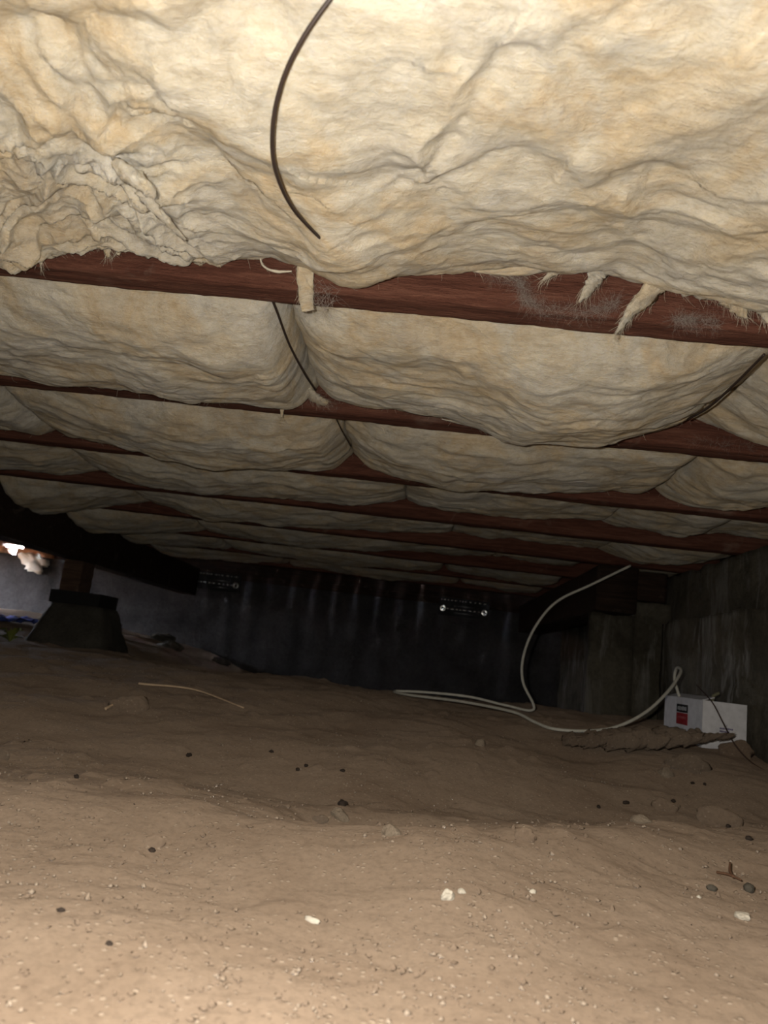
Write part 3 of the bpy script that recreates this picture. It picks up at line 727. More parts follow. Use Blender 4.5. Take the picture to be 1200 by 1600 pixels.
PTS = {'wire0': [(-0.0724, 0.3672, 0.41), (-0.0949, 0.3823, 0.392), (-0.1137, 0.4007, 0.378), (-0.1291, 0.4256, 0.368), (-0.1404, 0.4594, 0.36), (-0.1462, 0.5029, 0.358), (-0.1439, 0.5595, 0.365), (-0.134, 0.6166, 0.378), (-0.1226, 0.6842, 0.398)], 'wire1a': [(-0.2261, 0.862, 0.4271), (-0.2241, 0.89, 0.4237), (-0.2222, 0.975, 0.4192), (-0.2144, 1.07, 0.4163), (-0.2084, 1.15, 0.4204)], 'wire1b': [(0.3852, 0.862, 0.4165), (0.3886, 0.95, 0.415), (0.3919, 1.05, 0.4168), (0.3864, 1.12, 0.4212)], 'wire2a': [(-0.1889, 1.312, 0.4239), (-0.1815, 1.37, 0.4182), (-0.1715, 1.44, 0.413)], 'strip': [(-0.1668, 0.73, 0.4546), (-0.1721, 0.765, 0.4416), (-0.1726, 0.785, 0.4247), (-0.1696, 0.79, 0.4033), (-0.1644, 0.79, 0.3827)], 'lump1': [(-0.1537, 0.785, 0.4413), (-0.1356, 0.792, 0.4422), (-0.11, 0.792, 0.4497), (-0.0764, 0.79, 0.4551), (-0.0389, 0.785, 0.4558)], 'tagL1': [(-0.3952, 0.765, 0.4613), (-0.3948, 0.78, 0.4483), (-0.4011, 0.79, 0.4319)], 'tagL2': [(-0.4884, 0.77, 0.4223), (-0.4941, 0.785, 0.42), (-0.4914, 0.79, 0.4106)], 'tagL3': [(-0.4149, 0.775, 0.4383), (-0.414, 0.785, 0.4361), (-0.412, 0.79, 0.4275)], 'flapL': [(-0.296, 0.5455, 0.385), (-0.2798, 0.5398, 0.37), (-0.2689, 0.5496, 0.366), (-0.2715, 0.5761, 0.375)], 'strandL': [(-0.2809, 0.5685, 0.372), (-0.272, 0.5972, 0.37), (-0.266, 0.6508, 0.378)], 'lipL': [(-0.4869, 0.77, 0.4225), (-0.456, 0.78, 0.4374), (-0.4262, 0.78, 0.4453), (-0.388, 0.775, 0.4392)], 't4': [(0.1661, 0.782, 0.4643), (0.1574, 0.79, 0.4478), (0.1454, 0.792, 0.426)], 't5': [(0.2415, 0.775, 0.4676), (0.227, 0.785, 0.4479), (0.2034, 0.79, 0.4188), (0.188, 0.788, 0.3887)], 't6': [(0.2449, 0.78, 0.4596), (0.2662, 0.783, 0.4546), (0.2899, 0.785, 0.4501), (0.3091, 0.78, 0.4533)], 't7': [(0.3071, 0.775, 0.4504), (0.3201, 0.785, 0.4381), (0.3325, 0.79, 0.4239)], 't8': [(0.1276, 0.78, 0.469), (0.1137, 0.788, 0.4593), (0.102, 0.792, 0.4491)], 't9': [(0.3366, 0.77, 0.4413), (0.3462, 0.78, 0.4335), (0.3543, 0.785, 0.4174)], 'lipR': [(0.0213, 0.785, 0.4486), (0.0653, 0.785, 0.4521), (0.1219, 0.78, 0.4669), (0.1785, 0.775, 0.4694), (0.2502, 0.775, 0.4645), (0.347, 0.77, 0.4439)], 'b1a': [(-0.2792, 1.23, 0.4269), (-0.279, 1.245, 0.4156), (-0.2785, 1.25, 0.3982)], 'b1b': [(-0.231, 1.2, 0.4396), (-0.2215, 1.235, 0.4349), (-0.2023, 1.25, 0.4328)], 'b1flap': [(0.0047, 1.2, 0.4077), (0.0826, 1.22, 0.4078), (0.1718, 1.23, 0.4067), (0.2454, 1.22, 0.416), (0.2932, 1.2, 0.4327)], 'b2a': [(-0.2151, 1.5, 0.4362), (-0.224, 1.53, 0.4271), (-0.2208, 1.54, 0.4159)], 'wisp1': [(0.0439, 0.795, 0.4565), (0.0762, 0.797, 0.4477), (0.0854, 0.797, 0.4258), (0.1142, 0.797, 0.4158), (0.1653, 0.797, 0.4193), (0.1899, 0.797, 0.4346)], 'wisp2': [(0.2561, 0.797, 0.4173), (0.274, 0.797, 0.4191), (0.3099, 0.797, 0.4187)], 'wisp3': [(-0.2307, 0.79, 0.4451), (-0.2244, 0.79, 0.4341), (-0.2098, 0.79, 0.4289), (-0.1902, 0.79, 0.4308)], 'wisp4': [(-0.1581, 0.785, 0.418), (-0.1531, 0.785, 0.3982), (-0.1414, 0.785, 0.3889), (-0.1416, 0.785, 0.4074)], 'wisp5': [(-0.2329, 1.2, 0.437), (-0.2111, 1.23, 0.4305), (-0.1779, 1.25, 0.4233)], 'wisp6': [(0.4382, 1.25, 0.4299), (0.4926, 1.25, 0.43), (0.5575, 1.25, 0.4312)], 'cable': [(0.6703, 2.42, 0.3904), (0.5466, 2.4, 0.3132), (0.4354, 2.38, 0.2429), (0.3703, 2.36, 0.1532), (0.3389, 2.34, 0.0601), (0.3403, 2.32, -0.0169), (0.3727, 2.28, -0.0922), (0.2918, 2.3, -0.092), (0.1867, 2.32, -0.0812), (0.0603, 2.33, -0.0835), (-0.0432, 2.33, -0.0921), (0.0028, 2.25, -0.0947), (0.1475, 2.15, -0.0906), (0.2743, 2.02, -0.095), (0.3228, 1.95, -0.1099), (0.3639, 1.9, -0.1179), (0.4454, 1.89, -0.1116), (0.5165, 1.9, -0.0931), (0.5932, 1.93, -0.0505), (0.6609, 1.98, 0.0058), (0.7091, 2.04, 0.0527), (0.7241, 2.08, 0.0693), (0.7276, 2.12, 0.0694), (0.7305, 2.14, 0.0397), (0.7429, 2.13, -0.0072)], 'bwire': [(0.7607, 2.06, 0.0317), (0.7588, 2.0, 0.012), (0.7549, 1.93, -0.0107), (0.7691, 1.9, -0.0546), (0.7821, 1.87, -0.0953), (0.8027, 1.84, -0.1273), (0.8286, 1.8, -0.1458), (0.8785, 1.78, -0.1507)], 'boxc': [0.74, 1.955, -0.1215], 'crustL': [0.3684, 1.82, -0.1381], 'crustR': [0.7634, 1.84, -0.0814], 'blue': (-1.98, 3.55), 'weed': [-1.5462, 2.8318, -0.10621978210977684]}
import bmesh
def ico(sub):
    bm = bmesh.new(); bmesh.ops.create_icosphere(bm, subdivisions=sub, radius=1.0)
    v = np.array([x.co[:] for x in bm.verts]); f = [tuple(q.index for q in p.verts) for p in bm.faces]
    bm.free(); return v, f
ICO = {k: ico(k) for k in (1, 2, 3)}
def rock(name, c, size, seed, mat, parent=None, sub=3, rough=0.3, rot=0.0, tilt=0.0, ang=0.0, sink=0.35, **k):
    """an irregular stone or clod; size = half lengths; ang = how faceted it is"""
    v, f = ICO[sub]
    r = np.random.default_rng(seed)
    d = 1 + rough*(fbm(v[:, 0]*1.3 + seed, v[:, 1]*1.3 + v[:, 2]*0.9, 3, seed))
    V = v*d[:, None]
    if ang:
        for q in range(9):
            n = r.normal(0, 1, 3); n /= np.linalg.norm(n); h = r.uniform(0.55, 0.85)
            s = V @ n; V = V - n[None, :]*(np.clip(s - h, 0, None)*ang)[:, None]
    V = V*np.array(size)
    ct, st = math.cos(tilt), math.sin(tilt)
    V = V @ np.array([[ct, 0, st], [0, 1, 0], [-st, 0, ct]]).T
    cr, sr = math.cos(rot), math.sin(rot)
    V = V @ np.array([[cr, -sr, 0], [sr, cr, 0], [0, 0, 1]]).T
    if len(c) == 2: c = (c[0], c[1], gz(*c) + size[2]*(1 - 2*sink)*0.9)
    return mk(name, V + np.array(c), f, mat, parent, smooth=ang < 0.5, **k)

# ------------------------------------------------------------------ concrete pile with post on the left
def pile():
    cx, cy = -1.40, 3.10; zt = 0.068; zb = gz(cx, cy) - 0.04
    root = empty('foundation_pile', (cx, cy, zb), 'tapered concrete pile carrying a short timber post on the left', 'pile')
    n = 14
    U, Wt = np.meshgrid(np.linspace(0, 1, 12), np.linspace(0, 4, 4*n, endpoint=False), indexing='ij')
    half = 0.108 + (0.185 - 0.108)*(1 - U)
    k = Wt % 1; s = np.floor(Wt).astype(int)
    px = np.choose(s, [-1 + 2*k, 1 + 0*k, 1 - 2*k, -1 + 0*k]); py = np.choose(s, [-1 + 0*k, -1 + 2*k, 1 + 0*k, 1 - 2*k])
    rr = np.maximum(1, (px**6 + py**6)**(1/6.0)); px, py = px/rr, py/rr
    Z = zb + (zt - zb)*U
    nz = 0.006*fbm(Wt*3, U*6, 4, 61)
    V = np.stack([cx + px*(half + nz), cy + py*(half + nz), Z], -1).reshape(-1, 3)
    m = 4*n
    F = [(i*m + q, i*m + (q+1) % m, (i+1)*m + (q+1) % m, (i+1)*m + q) for i in range(11) for q in range(m)]
    F.append(tuple(11*m + q for q in range(m))); F.append(tuple(range(m))[::-1])
    mk('concrete_pile', V, F, PILE, root)
    MB().box((-1.41, cy, zt + 0.027), (0.212, 0.19, 0.052)).build('packer', plain('dark_packer', (0.012, 0.011, 0.010), 0.8), root, smooth=False, label='black packer between post and pile')
    beam('post', (-1.447, 3.03, 0.5), (-1.447, 3.15, 0.5), 0.082, 0.1, BEARER, 3, parent=root)
    o = bpy.data.objects[[c.name for c in root.children if c.name.startswith('post')][0]]
    bpy.data.objects.remove(o)
    mb = MB()
    V = []; nz_ = 14
    prof = [(-0.040, -0.058), (0.036, -0.058), (0.040, -0.054), (0.040, 0.058), (-0.036, 0.058), (-0.040, 0.054)]
    for i in range(nz_):
        z = zt + 0.054 + (0.249 - zt - 0.054)*i/(nz_-1)
        for q, (a, b) in enumerate(prof):
            V.append((-1.448 + a + 0.0012*math.sin(i*1.3 + q), 3.075 + b, z))
    m = len(prof)
    F = [(i*m + q, i*m + (q+1) % m, (i+1)*m + (q+1) % m, (i+1)*m + q) for i in range(nz_-1) for q in range(m)]
    F += [tuple((nz_-1)*m + q for q in range(m)), tuple(range(m))[::-1]]
    mk('post', V, F, timber_mat('post_timber', (0.05, 0.03, 0.02), (0.10, 0.06, 0.04), (0.15, 0.095, 0.06)), root, smooth=False)
pile()

# ------------------------------------------------------------------ metal vents on the far wall
STEEL = plain('galvanised_steel', (0.75, 0.75, 0.73), 0.20, 1.0)
VDARK = plain('vent_backing', (0.02, 0.02, 0.02), 0.9)
def vent(cx, cz, label, dull):
    y = YF - 0.012
    met = STEEL if not dull else plain('dull_galvanised_steel', (0.42, 0.42, 0.40), 0.34, 1.0)
    root = empty('wall_vent', (cx, y, cz - 0.055), label, 'vent', 'metal wall vents')
    MB().box((cx, y, cz), (0.31, 0.012, 0.11)).build('backing_plate', VDARK, root, smooth=False)
    def lip(x0, x1, z, h, mt):
        # a pressed lip: a long shallow convex strip
        n = 12; V = []; F = []
        for i, x in enumerate((x0, x1)):
            for k in range(n):
                a = k*2*math.pi/n
                V.append((x, y - 0.0115 - 0.0014*math.cos(a), z + h*math.sin(a)))
        F = [(k, (k+1) % n, n + (k+1) % n, n + k) for k in range(n)] + [tuple(range(n))[::-1], tuple(n + k for k in range(n))]
        mk('louvre_lip', V, F, mt, root)
    x = cx - 0.145; r = random.Random(int(cx*100))
    while x < cx + 0.14:            # upper row of separate lips
        w = r.uniform(0.008, 0.026)
        lip(x, x + w, cz + 0.042, 0.0036, met)
        x += w + r.uniform(0.004, 0.018)
    x = cx - 0.108
    while x < cx + 0.10:            # middle bar in short runs between two ring washers
        w = r.uniform(0.018, 0.032)
        lip(x, x + w, cz - 0.012, 0.0040, met)
        x += w + 0.004
    DL = plain('dark_louvre', (0.2, 0.2, 0.19), 0.4, 1.0)
    for zz in (0.008, -0.034): lip(cx - 0.06, cx + 0.09, cz + zz, 0.003, DL)
    for sx in (-0.128, 0.128):
        V = []; F = []; nu, nv = 20, 12
        for i in range(nu):
            for k in range(nv):
                a, b = i*2*math.pi/nu, k*2*math.pi/nv
                R_ = 0.0130 + 0.0065*math.cos(b)
                V.append((cx + sx + R_*math.cos(a), y - 0.012 + 0.0016*math.sin(b), cz - 0.012 + R_*math.sin(a)))
                F.append((i*nv + k, i*nv + (k+1) % nv, ((i+1) % nu)*nv + (k+1) % nv, ((i+1) % nu)*nv + k))
        o = mk('ring_washer', V, F, met, root)
        V, F = ICO[2]
        mk('screw_head', V*np.array([0.004, 0.003, 0.004]) + np.array([cx + sx, y - 0.010, cz - 0.012]), F, VDARK, o)
vent(-1.28, 0.35, 'dull perforated metal vent on the far wall, the left one', True)
vent(0.28, 0.362, 'glinting perforated metal vent on the far wall, the right one', False)

# ------------------------------------------------------------------ black support wires
def wire(pts, r, label, n=60):
    P = spline(pts, n)
    v, f = tube(P, r, 8); return mk('support_wire', v, f, BLACK, label=label, cat='wire', group='insulation support wires')
wire(PTS['wire0'], 0.0016, 'long bowed dark wire hanging below the nearest insulation', 90)
wire(PTS['wire1a'], 0.0017, 'short black wire between two batts behind the nearest joist')
wire(PTS['wire1b'], 0.0017, 'short black wire near the right edge behind the nearest joist')
wire(PTS['wire2a'], 0.0013, 'tiny black wire between two batts in the third bay')

# ------------------------------------------------------------------ torn locks and loose fibres on the near batts
def B(bay, j): return NEAR[(bay, j)][0]
tuft('hanging_strip', PTS['strip'], [0.006, 0.0095, 0.010, 0.009, 0.0072], B(0, 0), 5, flat=0.4, rough=0.18, fuzz=120)
tuft('torn_lump', PTS['lump1'], [0.004, 0.014, 0.018, 0.014, 0.002], B(0, 0), 6, flat=0.7, rough=0.4, fuzz=160)
for q, (k, rad, fz) in enumerate((('tagL1', [0.006, 0.005, 0.0022], 40), ('tagL2', [0.008, 0.005, 0.0015], 40), ('tagL3', [0.008, 0.005, 0.0015], 40), ('flapL', [0.004, 0.012, 0.011, 0.004], 60), ('strandL', [0.005, 0.005, 0.002], 60), ('lipL', [0.008, 0.014, 0.013, 0.008], 120))):
    tuft('torn_tag', PTS[k], rad, B(0, 0), 20 + q, flat=0.6, rough=0.45, fuzz=fz)
for q, (k, rad, fz) in enumerate((('t4', [0.013, 0.009, 0.0015], 140), ('t5', [0.016, 0.015, 0.009, 0.0012], 260), ('t6', [0.009, 0.016, 0.015, 0.006], 160), ('t7', [0.018, 0.012, 0.0015], 160), ('t8', [0.010, 0.006, 0.0012], 90), ('t9', [0.012, 0.008, 0.001], 90), ('lipR', [0.001, 0.007, 0.010, 0.010, 0.012, 0.012], 200))):
    tuft('torn_tag', PTS[k], rad, B(0, 0), 40 + q, flat=0.55, rough=0.5, fuzz=fz)
tuft('torn_tag', PTS['b1a'], [0.003, 0.004, 0.002], B(1, 0), 60, fuzz=25)
tuft('torn_tag', PTS['b1b'], [0.006, 0.013, 0.009], B(1, 1), 61, fuzz=120)
tuft('torn_flap', PTS['b1flap'], [0.001, 0.012, 0.020, 0.018, 0.002], B(1, 1), 62, flat=0.35, rough=0.3, fuzz=80)
tuft('torn_tag', PTS['b2a'], [0.004, 0.004, 0.001], B(2, 1), 63, fuzz=20)
for (bay, j), (o, P, N) in list(NEAR.items()):
    if bay > 2: continue
    nu, nv = P.shape[:2]
    sl = slice(int(nv*0.5), int(nv*0.88))
    pts = P[:, sl].reshape(-1, 3); nr_ = N[:, sl].reshape(-1, 3)
    fibres('loose_fibres', pts, nr_*0.7 + np.array([0.3, 0, -0.3]), (220, 140, 60)[bay], o, length=(0.004, 0.016), rad=(0.00008, 0.00011, 0.00014)[bay], seed=bay*10 + j, curl=2.2)
# dusty wisps caught on the nearest joist
def wisp(path, n, spread, label, seed, ln=(0.006, 0.022), rad=0.00005, curl=3.2):
    P = spline(path, 60); r = np.random.default_rng(seed)
    k = r.integers(0, 59, n)
    pts = P[k] + r.normal(0, 1, (n, 3))*np.array([spread, spread*0.35, spread])
    dirs = (P[np.minimum(k+1, 59)] - P[k])*60 + r.normal(0, 0.8, (n, 3))
    V = []; F = []
    o = fibres('fibre_wisp', pts, dirs, n, None, WISP, ln, rad, seed, curl, 0.1)
    return tag(o, label, 'fibre wisp')
wisp(PTS['wisp1'], 1300, 0.004, 'grey cobweb-like wisp of fibres clinging to the nearest joist', 1)
wisp(PTS['wisp2'], 420, 0.003, 'thin pale wisp of fibres on the nearest joist at right', 2)
tuft('fibre_curl', PTS['wisp3'], [0.0012, 0.0012, 0.0016, 0.0020, 0.001], B(0, 0), 71, flat=0.8, mat=FIBRE, fuzz=24, fl=(0.004, 0.012), fr=0.0001)
wisp(PTS['wisp4'], 80, 0.005, 'loose looped fibres right of the hanging wool strip', 4, (0.012, 0.03), 0.00010, 2.2)
wisp(PTS['wisp5'], 200, 0.007, 'grey fibre fluff under the joint in the second bay', 5)
wisp(PTS['wisp6'], 160, 0.006, 'grey fibre fluff on the second joist at right', 6)

# ------------------------------------------------------------------ white cable
v, f = tube(spline(PTS['cable'], 260), 0.0040, 10)
mk('electrical_cable', v, f, CABLE, label='white electrical cable looping from the ceiling across the earth to the box', cat='cable')
v, f = tube(spline(PTS['bwire'], 80), 0.0016, 8)
mk('thin_wire', v, f, BROWNW, label='thin dark wire leaning across the front of the white box', cat='wire')

# ------------------------------------------------------------------ white cardboard box
def carton():
    c0 = np.array(PTS['boxc']); zb, h = c0[2], 0.116
    a1 = np.array([math.cos(0.02), math.sin(0.02), 0]); a2 = np.array([-math.sin(0.02), math.cos(0.02), 0])
    w, d, th = 0.110, 0.27, 0.0025
    ctr = c0 + a1*w/2 + a2*d/2
    root = empty('cardboard_box', (ctr[0], ctr[1], zb), 'white open cardboard box with a black and red label by the wall', 'box')
    CARD = plain('white_cardboard', (0.66, 0.65, 0.66), 0.35, 0.0, 0.5)
    ax = np.array([a1, a2, [0, 0, 1]])
    up = np.array([0, 0, 1.0])
    def bx(name, c, s, mat=CARD, par=root, axx=ax, **k): return MB().box(c, s, axx).build(name, mat, par, smooth=False, **k)
    mid = up*h/2
    bx('front_panel', c0 + a1*w/2 + mid + a2*th/2, (w, th, h))
    side = bx('side_panel', c0 + a2*d/2 + mid + a1*th/2, (th, d - 2*th - 0.0006, h))
    bx('back_panel', c0 + a1*w/2 + a2*(d - th/2) + mid, (w, th, h))
    bx('side_panel', c0 + a1*(w - th/2) + a2*d/2 + mid, (th, d - 2*th - 0.0006, h))
    bx('base_panel', c0 + a1*w/2 + a2*d/2 + up*th/2, (w - 2*th - 0.0006, d - 2*th - 0.0006, th))
    # flap folded in over the left side
    ft = 0.30
    fx = np.array([a1*math.cos(ft) + up*math.sin(ft), a2, -a1*math.sin(ft) + up*math.cos(ft)])
    bx('top_flap', c0 + a2*d/2 + up*(h + 0.004) + a1*0.016, (0.034, d*0.94, 0.0022), axx=fx)
    # printed label on the left side: black block over red block, with unreadable pale lettering
    K = plain('black_print', (0.006, 0.006, 0.006), 0.4); R_ = plain('red_print', (0.30, 0.012, 0.016), 0.4); Wp = plain('pale_print', (0.42, 0.42, 0.42), 0.5); Wr = plain('faded_print', (0.33, 0.07, 0.07), 0.5); Vp = plain('violet_print', (0.14, 0.11, 0.22), 0.5)
    pc = c0 + a2*0.135 - a1*0.0006
    lb = bx('black_label', pc + up*(h - 0.029), (0.0009, 0.078, 0.021), K, side)
    rb = bx('red_label', pc + up*(h - 0.056), (0.0009, 0.078, 0.030), R_, side)
    for i in range(6):
        bx('lettering', pc - a1*0.0006 + a2*(0.027 - 0.0108*i) + up*(h - 0.029), (0.0005, 0.0070, 0.0085 + 0.002*(i % 2)), Wp, root)
    for i in range(5):
        bx('lettering', pc - a1*0.0006 + a2*(0.025 - 0.012*i) + up*(h - 0.053 + 0.0008*(i % 2)), (0.0005, 0.009, 0.006), Wr, root)
    fc = c0 - a2*0.0006 + a1*0.056
    for row, (n, zz) in enumerate(((8, 0.052), (6, 0.045))):
        for i in range(n):
            bx('lettering', fc + a1*(0.0042*i - 0.011) + up*zz, (0.0031, 0.0009, 0.0036 + 0.0006*((i*7 + row) % 3)), Vp, root)
    bx('lettering', fc + a1*0.004 + up*0.0592, (0.0012, 0.0009, 0.0028), Vp, root)
    # dark odds and ends inside
    rock('scrap_heap', tuple(c0 + a1*w*0.55 + a2*d*0.5 + up*(h*0.70)), (0.040, 0.040, 0.036), 8, plain('dark_scrap', (0.03, 0.026, 0.016), 0.9), root, rough=0.5)
    P = c0 + a1*0.036 + a2*0.03
    v, f = tube(spline([P + up*0.05, P + up*(h + 0.004), P + up*(h + 0.016) + a1*0.006, P + up*(h + 0.022) + a1*0.016], 16), 0.0042, 8)
    mk('cable_stub', v, f, plain('olive_stub', (0.16, 0.15, 0.09), 0.6), root)
carton()

# ------------------------------------------------------------------ crust of earth in front of the box, clods, stones, droppings, twigs
def crust():
    A = np.array(PTS['crustL']); Bq = np.array(PTS['crustR'])
    nu, nv = 110, 40
    U, T = np.meshgrid(np.linspace(0, 1, nu), np.linspace(0, 2*np.pi, nv, endpoint=False), indexing='ij')
    ctr = A[None, None] + (Bq - A)[None, None]*U[..., None]
    half = (0.022 + 0.055*np.sin(np.pi*np.clip(U*0.92 + 0.04, 0, 1))**0.8)*(1 + 0.25*fbm(U*9, T*0 + 1, 3, 5))
    thk = (0.006 + 0.020*np.sin(np.pi*np.clip(U, 0.02, 0.98))**0.7)*(1 + 0.3*fbm(U*12, T*0 + 4, 3, 6))
    thk = thk*(0.8 - 0.5*ss(0.5, 1.0, U)); half = half*(1 - 0.55*ss(0.55, 1.0, U))
    c, s = np.cos(T), np.sin(T)
    yy = np.sign(c)*np.abs(c)**0.7*half; zz = np.sign(s)*np.abs(s)**0.7*thk
    n = 0.010*fbm(U*14, T*1.2, 4, 9) + 0.004*ridge(U*30, T*2.2, 2, 10)
    Pq = ctr + np.stack([n*0.6, yy + n*np.sign(yy), zz + n*0.8], -1)
    Pq[0] = Pq[0].mean(0); Pq[-1] = Pq[-1].mean(0)
    V = Pq.reshape(-1, 3)
    F = np.array([(i*nv + q, i*nv + (q+1) % nv, (i+1)*nv + (q+1) % nv, (i+1)*nv + q) for i in range(nu-1) for q in range(nv)])
    mk('earth_crust', V, F, CRUST, label='broken crust of grey earth lifting in front of the white box', cat='earth')
crust()
PALE = concrete_mat('pale_stone', (0.448, 0.36, 0.268), (0.304, 0.236, 0.168), sc=6)
SHELL = plain('bone_white_chip', (0.48, 0.432, 0.352), 0.7)
DUNG = plain('dark_dropping', (0.032, 0.022, 0.016), 0.85)
GREYP = plain('grey_pellet', (0.075, 0.065, 0.05), 0.9, bsc=300, bd=0.002)
TWIG = plain('brown_twig', (0.11, 0.055, 0.03), 0.8)
STRAW = plain('dry_straw', (0.55, 0.40, 0.26), 0.8)
def stone(key, sz, label, mat=PALE, name='pebble', cat='stone', seed=None, **k):
    c = G[key]
    if c is None: return
    return rock(name, c, sz, seed or (sum(map(ord, key))*7 + len(label)), mat, label=label, cat=cat, **k)
stone('a', (0.0078, 0.0055, 0.005), 'white half-moon stone chip on the near earth, the largest pale chip', SHELL, 'stone_chip', ang=0.9, rot=0.4)
stone('w2', (0.0036, 0.003, 0.003), 'small white pebble directly above the half-moon chip', SHELL, ang=0.5)
stone('b', (0.011, 0.008, 0.009), 'pale angular pebble in the front lip of the hollow', PALE, ang=0.8, rot=0.5)
stone('c', (0.016, 0.008, 0.008), 'pale wedge shaped stone at the left rim of the hollow', PALE, ang=0.8, rot=-0.4, tilt=0.3)
stone('o', (0.007, 0.007, 0.006), 'dark brown dropping just behind the wedge shaped stone', DUNG, 'dropping', 'dropping')
stone('n', (0.010, 0.007, 0.006), 'small tan clod left of the hollow', CRUST, 'earth_clod', 'clod')
stone('d', (0.0065, 0.0022, 0.0025), 'thin bone-white sliver lying on the near earth', SHELL, 'stone_chip', rot=-0.35)
stone('h', (0.008, 0.0055, 0.005), 'off-white pebble below the round grey pellet at right', SHELL, ang=0.7, rot=-0.8)
stone('e', (0.0055, 0.0055, 0.0052), 'round dark grey pellet near the right edge', GREYP, 'pellet', 'dropping', rough=0.12, sink=0.1)
stone('f', (0.0052, 0.0033, 0.0035), 'oval dark dropping left of the forked twig', GREYP, 'dropping', 'dropping', rough=0.12, rot=-0.3, sink=0.1)
stone('w3', (0.0022, 0.002, 0.002), 'tiny white grain left of the forked twig', SHELL)
stone('w4', (0.003, 0.0025, 0.0025), 'tiny white pebble in the middle of the near mound', SHELL)
stone('k', (0.0024, 0.0020, 0.002), 'tiny dark speck near the lower left corner', DUNG, 'dropping', 'dropping')
stone('l', (0.003, 0.0016, 0.0015), 'small dark flake near the left edge of the near earth', DUNG, 'dropping', 'dropping')
stone('m', (0.0035, 0.0028, 0.0025), 'small dark dropping beside the tan clod at left', DUNG, 'dropping', 'dropping')
stone('w5', (0.010, 0.008, 0.007), 'rounded tan clod on the near earth at left', DIRT, 'earth_clod', 'clod')
stone('i', (0.012, 0.010, 0.012), 'small tan clod standing alone below the cable', PALE, 'earth_clod', 'clod', ang=0.4)
stone('j', (0.040, 0.032, 0.022), 'brown clod on the left beside the short straw', DIRT, 'earth_clod', 'clod')
stone('st2', (0.010, 0.008, 0.008), 'half-buried dull pebble at mid left', DIRT, ang=0.4)
stone('st1', (0.016, 0.012, 0.012), 'half-buried brown stone at the left edge', CRUST, ang=0.5)
stone('p', (0.046, 0.032, 0.020), 'rough earth lump with pale stones below the crust', CRUST, 'earth_clod', 'clod', rough=0.5)
stone('q', (0.018, 0.014, 0.012), 'pale stone set in the lump below the crust', PALE, ang=0.5)
stone('cl1', (0.036, 0.028, 0.026), 'brown clod against the lower right corner of the white box', DIRT, 'earth_clod', 'clod', rough=0.4)
stone('cl2', (0.024, 0.018, 0.014), 'pale clod on the ridge right of centre', DIRT, 'earth_clod', 'clod')
stone('cl3', (0.036, 0.028, 0.022), 'large clod on the ridge at right', DIRT, 'earth_clod', 'clod')
stone('w1', (0.016, 0.009, 0.008), 'flat pale stone left of the ridge clods', PALE, ang=0.6)
stone('cl4', (0.012, 0.010, 0.008), 'tan clod on the near mound right of the hollow', DIRT, 'earth_clod', 'clod')
DR = {'dr1': 'beside the half-buried pebbles left of centre', 'dr2': 'curved one above the hollow', 'dr3': 'left of the curved one above the hollow', 'dr4': 'right of the curved one above the hollow', 'dr5': 'oval one at mid left', 'dr6': 'farthest left one', 'dr7': 'largest one on the ridge right of centre', 'dr8': 'left of the largest one on the ridge', 'dr9': 'right of the largest one on the ridge', 'dr10': 'left one of the pair below the earth lump', 'dr11': 'right one of the pair below the earth lump', 'dr12': 'right below the large ridge clod', 'dr13': 'on the large ridge clod'}
for i, (k, w) in enumerate(DR.items()):
    stone(k, (0.0045, 0.0030, 0.0030) if k not in ('dr7', 'dr5') else (0.0075, 0.0036, 0.0036), 'dark dropping on the earth, ' + w, DUNG, 'dropping', 'dropping', rot=i*1.1, sink=0.15, group='scattered droppings')
def stick(pts, r, mat, name, label, cat, par=None):
    v, f = tube(spline(pts, 24), np.linspace(r, r*0.6, 24), 7); return mk(name, v, f, mat, par, label=label, cat=cat)
def onG(k, dz=0.004): return np.array([G[k][0], G[k][1], gz(*G[k]) + dz])
stick([onG('s1', 0.012), onG('s2', 0.014), onG('s3', 0.006)], 0.0030, STRAW, 'straw', 'long dry straw lying across the earth at left', 'straw')
stick([onG('t1', 0.008), (onG('t1', 0.01) + onG('t2', 0.012))/2, onG('t2', 0.012)], 0.0032, STRAW, 'straw', 'short dry straw beside the brown clod at left', 'straw')
tw = onG('g', 0.003)
t1 = stick([tw + (-0.010, 0.006, 0.002), tw + (-0.002, -0.004, 0.0035), tw + (0.007, -0.016, 0.002)], 0.0016, TWIG, 'twig', 'small forked brown twig between the pellets at right', 'twig')
stick([tw + (0.001, -0.010, 0.003), tw + (0.003, 0.004, 0.006), tw + (0.008, 0.016, 0.012)], 0.0018, TWIG, 'twig_fork', None, None, t1)
# rubble at the foot of the far wall behind the pile
for i, (x, y, s, l) in enumerate(((-1.75, 4.2, 0.10, 'large grey rubble stone right of the pile'), (-1.45, 4.3, 0.08, 'flat rubble stone at the foot of the far wall'), (-1.30, 4.0, 0.07, 'small rubble stone nearest the middle'), (-1.62, 3.85, 0.09, 'rubble stone just behind the concrete pile'), (-1.1, 4.35, 0.06, 'small rubble stone under the left vent'))):
    rock('rubble_stone', (x, y), (s, s*0.7, s*0.5), 200 + i, PILE, label=l, cat='stone', rough=0.45, ang=0.5)
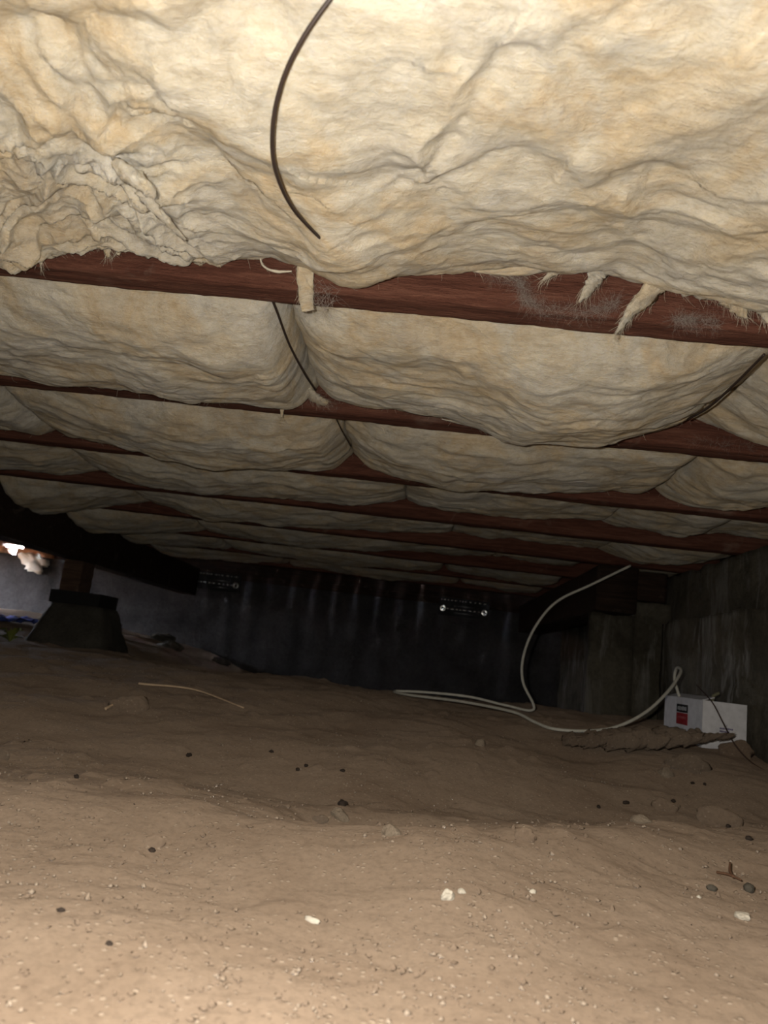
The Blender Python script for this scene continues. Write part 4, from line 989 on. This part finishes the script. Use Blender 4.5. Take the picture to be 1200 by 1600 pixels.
# daylight corner: hanging scrap, blue plastic, weeds
rock('insulation_scrap', (-2.45, YF - 0.026, 0.338), (0.095, 0.014, 0.045), 91, fluff_mat('bleached_wool', (0.70, 0.66, 0.58)), rough=1.3, tilt=0.45, label='pale torn scrap of wool hanging on the daylit far wall', cat='insulation')
BLUE = plain('blue_plastic', (0.10, 0.16, 0.55), 0.4)
def sheet():
    c = PTS['blue']; n = 16
    A, Bb = np.meshgrid(np.linspace(-1, 1, n), np.linspace(-1, 1, n), indexing='ij')
    X = c[0] + 0.16*A + 0.02*fbm(A*2, Bb*2, 2, 4); Y = c[1] + 0.10*Bb + 0.03*fbm(A*2 + 3, Bb*2, 2, 5)
    Z = g(X, Y) + 0.018 + 0.016*fbm(A*3, Bb*3, 3, 6) + 0.02*np.clip(A, 0, 1)
    V = np.concatenate([np.stack([X, Y, Z], -1).reshape(-1, 3), np.stack([X, Y, Z - 0.003], -1).reshape(-1, 3)])
    f = gridf(n, n); F = np.concatenate([f[:, ::-1], f + n*n])
    mk('plastic_scrap', V, F, BLUE, label='crumpled blue plastic scrap on the earth at the left edge', cat='plastic')
sheet()
LEAF = plain('weed_leaf', (0.22, 0.24, 0.05), 0.6)
def weed():
    c = np.array(PTS['weed']); root = empty('weed', c, 'small yellow-green weed beside the pile at the left edge', 'weed')
    r = random.Random(5)
    for i in range(9):
        a = r.uniform(0, 6.28); L = r.uniform(0.03, 0.06); h = r.uniform(0.02, 0.06); w = L*0.3
        d = np.array([math.cos(a), math.sin(a), 0]); s = np.array([-d[1], d[0], 0]); up = np.array([0, 0, 1])
        V = [c, c + d*L*0.5 + s*w + up*h, c + d*L + up*h*0.8, c + d*L*0.5 - s*w + up*h, c + d*L*0.5 + up*(h - 0.006)]
        mk('leaf', V, [(0, 1, 4), (1, 2, 4), (2, 3, 4), (3, 0, 4)], LEAF, root)
weed()

# ------------------------------------------------------------------ loose grit, too fine to count
def grit():
    v, f = np.array([(1, 0, 0), (-1, 0, 0), (0, 1, 0), (0, -1, 0), (0, 0, 1), (0, 0, -1)], float), np.array([(0, 2, 4), (2, 1, 4), (1, 3, 4), (3, 0, 4), (2, 0, 5), (1, 2, 5), (3, 1, 5), (0, 3, 5)])
    VV, FF, MI = [], [], []; off = 0
    for slot, (n, smin, smax, seed) in enumerate(((4600, 0.0007, 0.0030, 1), (4200, 0.001, 0.0040, 2), (110, 0.0008, 0.0020, 3))):
        r = np.random.default_rng(seed)
        y = 0.25 + 2.2*r.random(n*3)**1.8
        x = (r.random(n*3) - 0.5)*2*(0.20 + 0.62*y)
        dens = np.clip(0.40 + 1.2*fbm(x*5, y*5, 3, seed), 0.03, 1)
        keep = (r.random(n*3) < dens) & (x < XR - 0.05) & ~((x > 0.40) & (y > 1.72))
        x, y = x[keep][:n], y[keep][:n]; n = len(x)
        s = smin*(smax/smin)**(r.random(n)**2.2)
        z = g(x, y) + s*0.15 + 0.001
        J = 1 + r.normal(0, 0.28, (n, 6, 1)); A = r.random(n)*6.28
        base = v[None]*J*s[:, None, None]*np.array([1, 0.8, 0.65])
        ca, sa = np.cos(A)[:, None], np.sin(A)[:, None]
        V = np.stack([base[..., 0]*ca - base[..., 1]*sa + x[:, None], base[..., 0]*sa + base[..., 1]*ca + y[:, None], base[..., 2] + z[:, None]], -1).reshape(-1, 3)
        F = (f[None] + (np.arange(n)*6)[:, None, None]).reshape(-1, 3) + off
        off += len(V); VV.append(V); FF.append(F); MI.append(np.full(len(F), slot))
    o = mk('loose_grit', np.concatenate(VV), np.concatenate(FF), plain('pale_grit_stone', (0.304, 0.24, 0.18), 0.9), kind='stuff', label='fine pale grit and crumbs scattered over the earth floor', cat='grit', smooth=False)
    o.data.materials.append(DIRT); o.data.materials.append(DUNG)
    o.data.polygons.foreach_set('material_index', np.concatenate(MI).astype(np.int32))
grit()
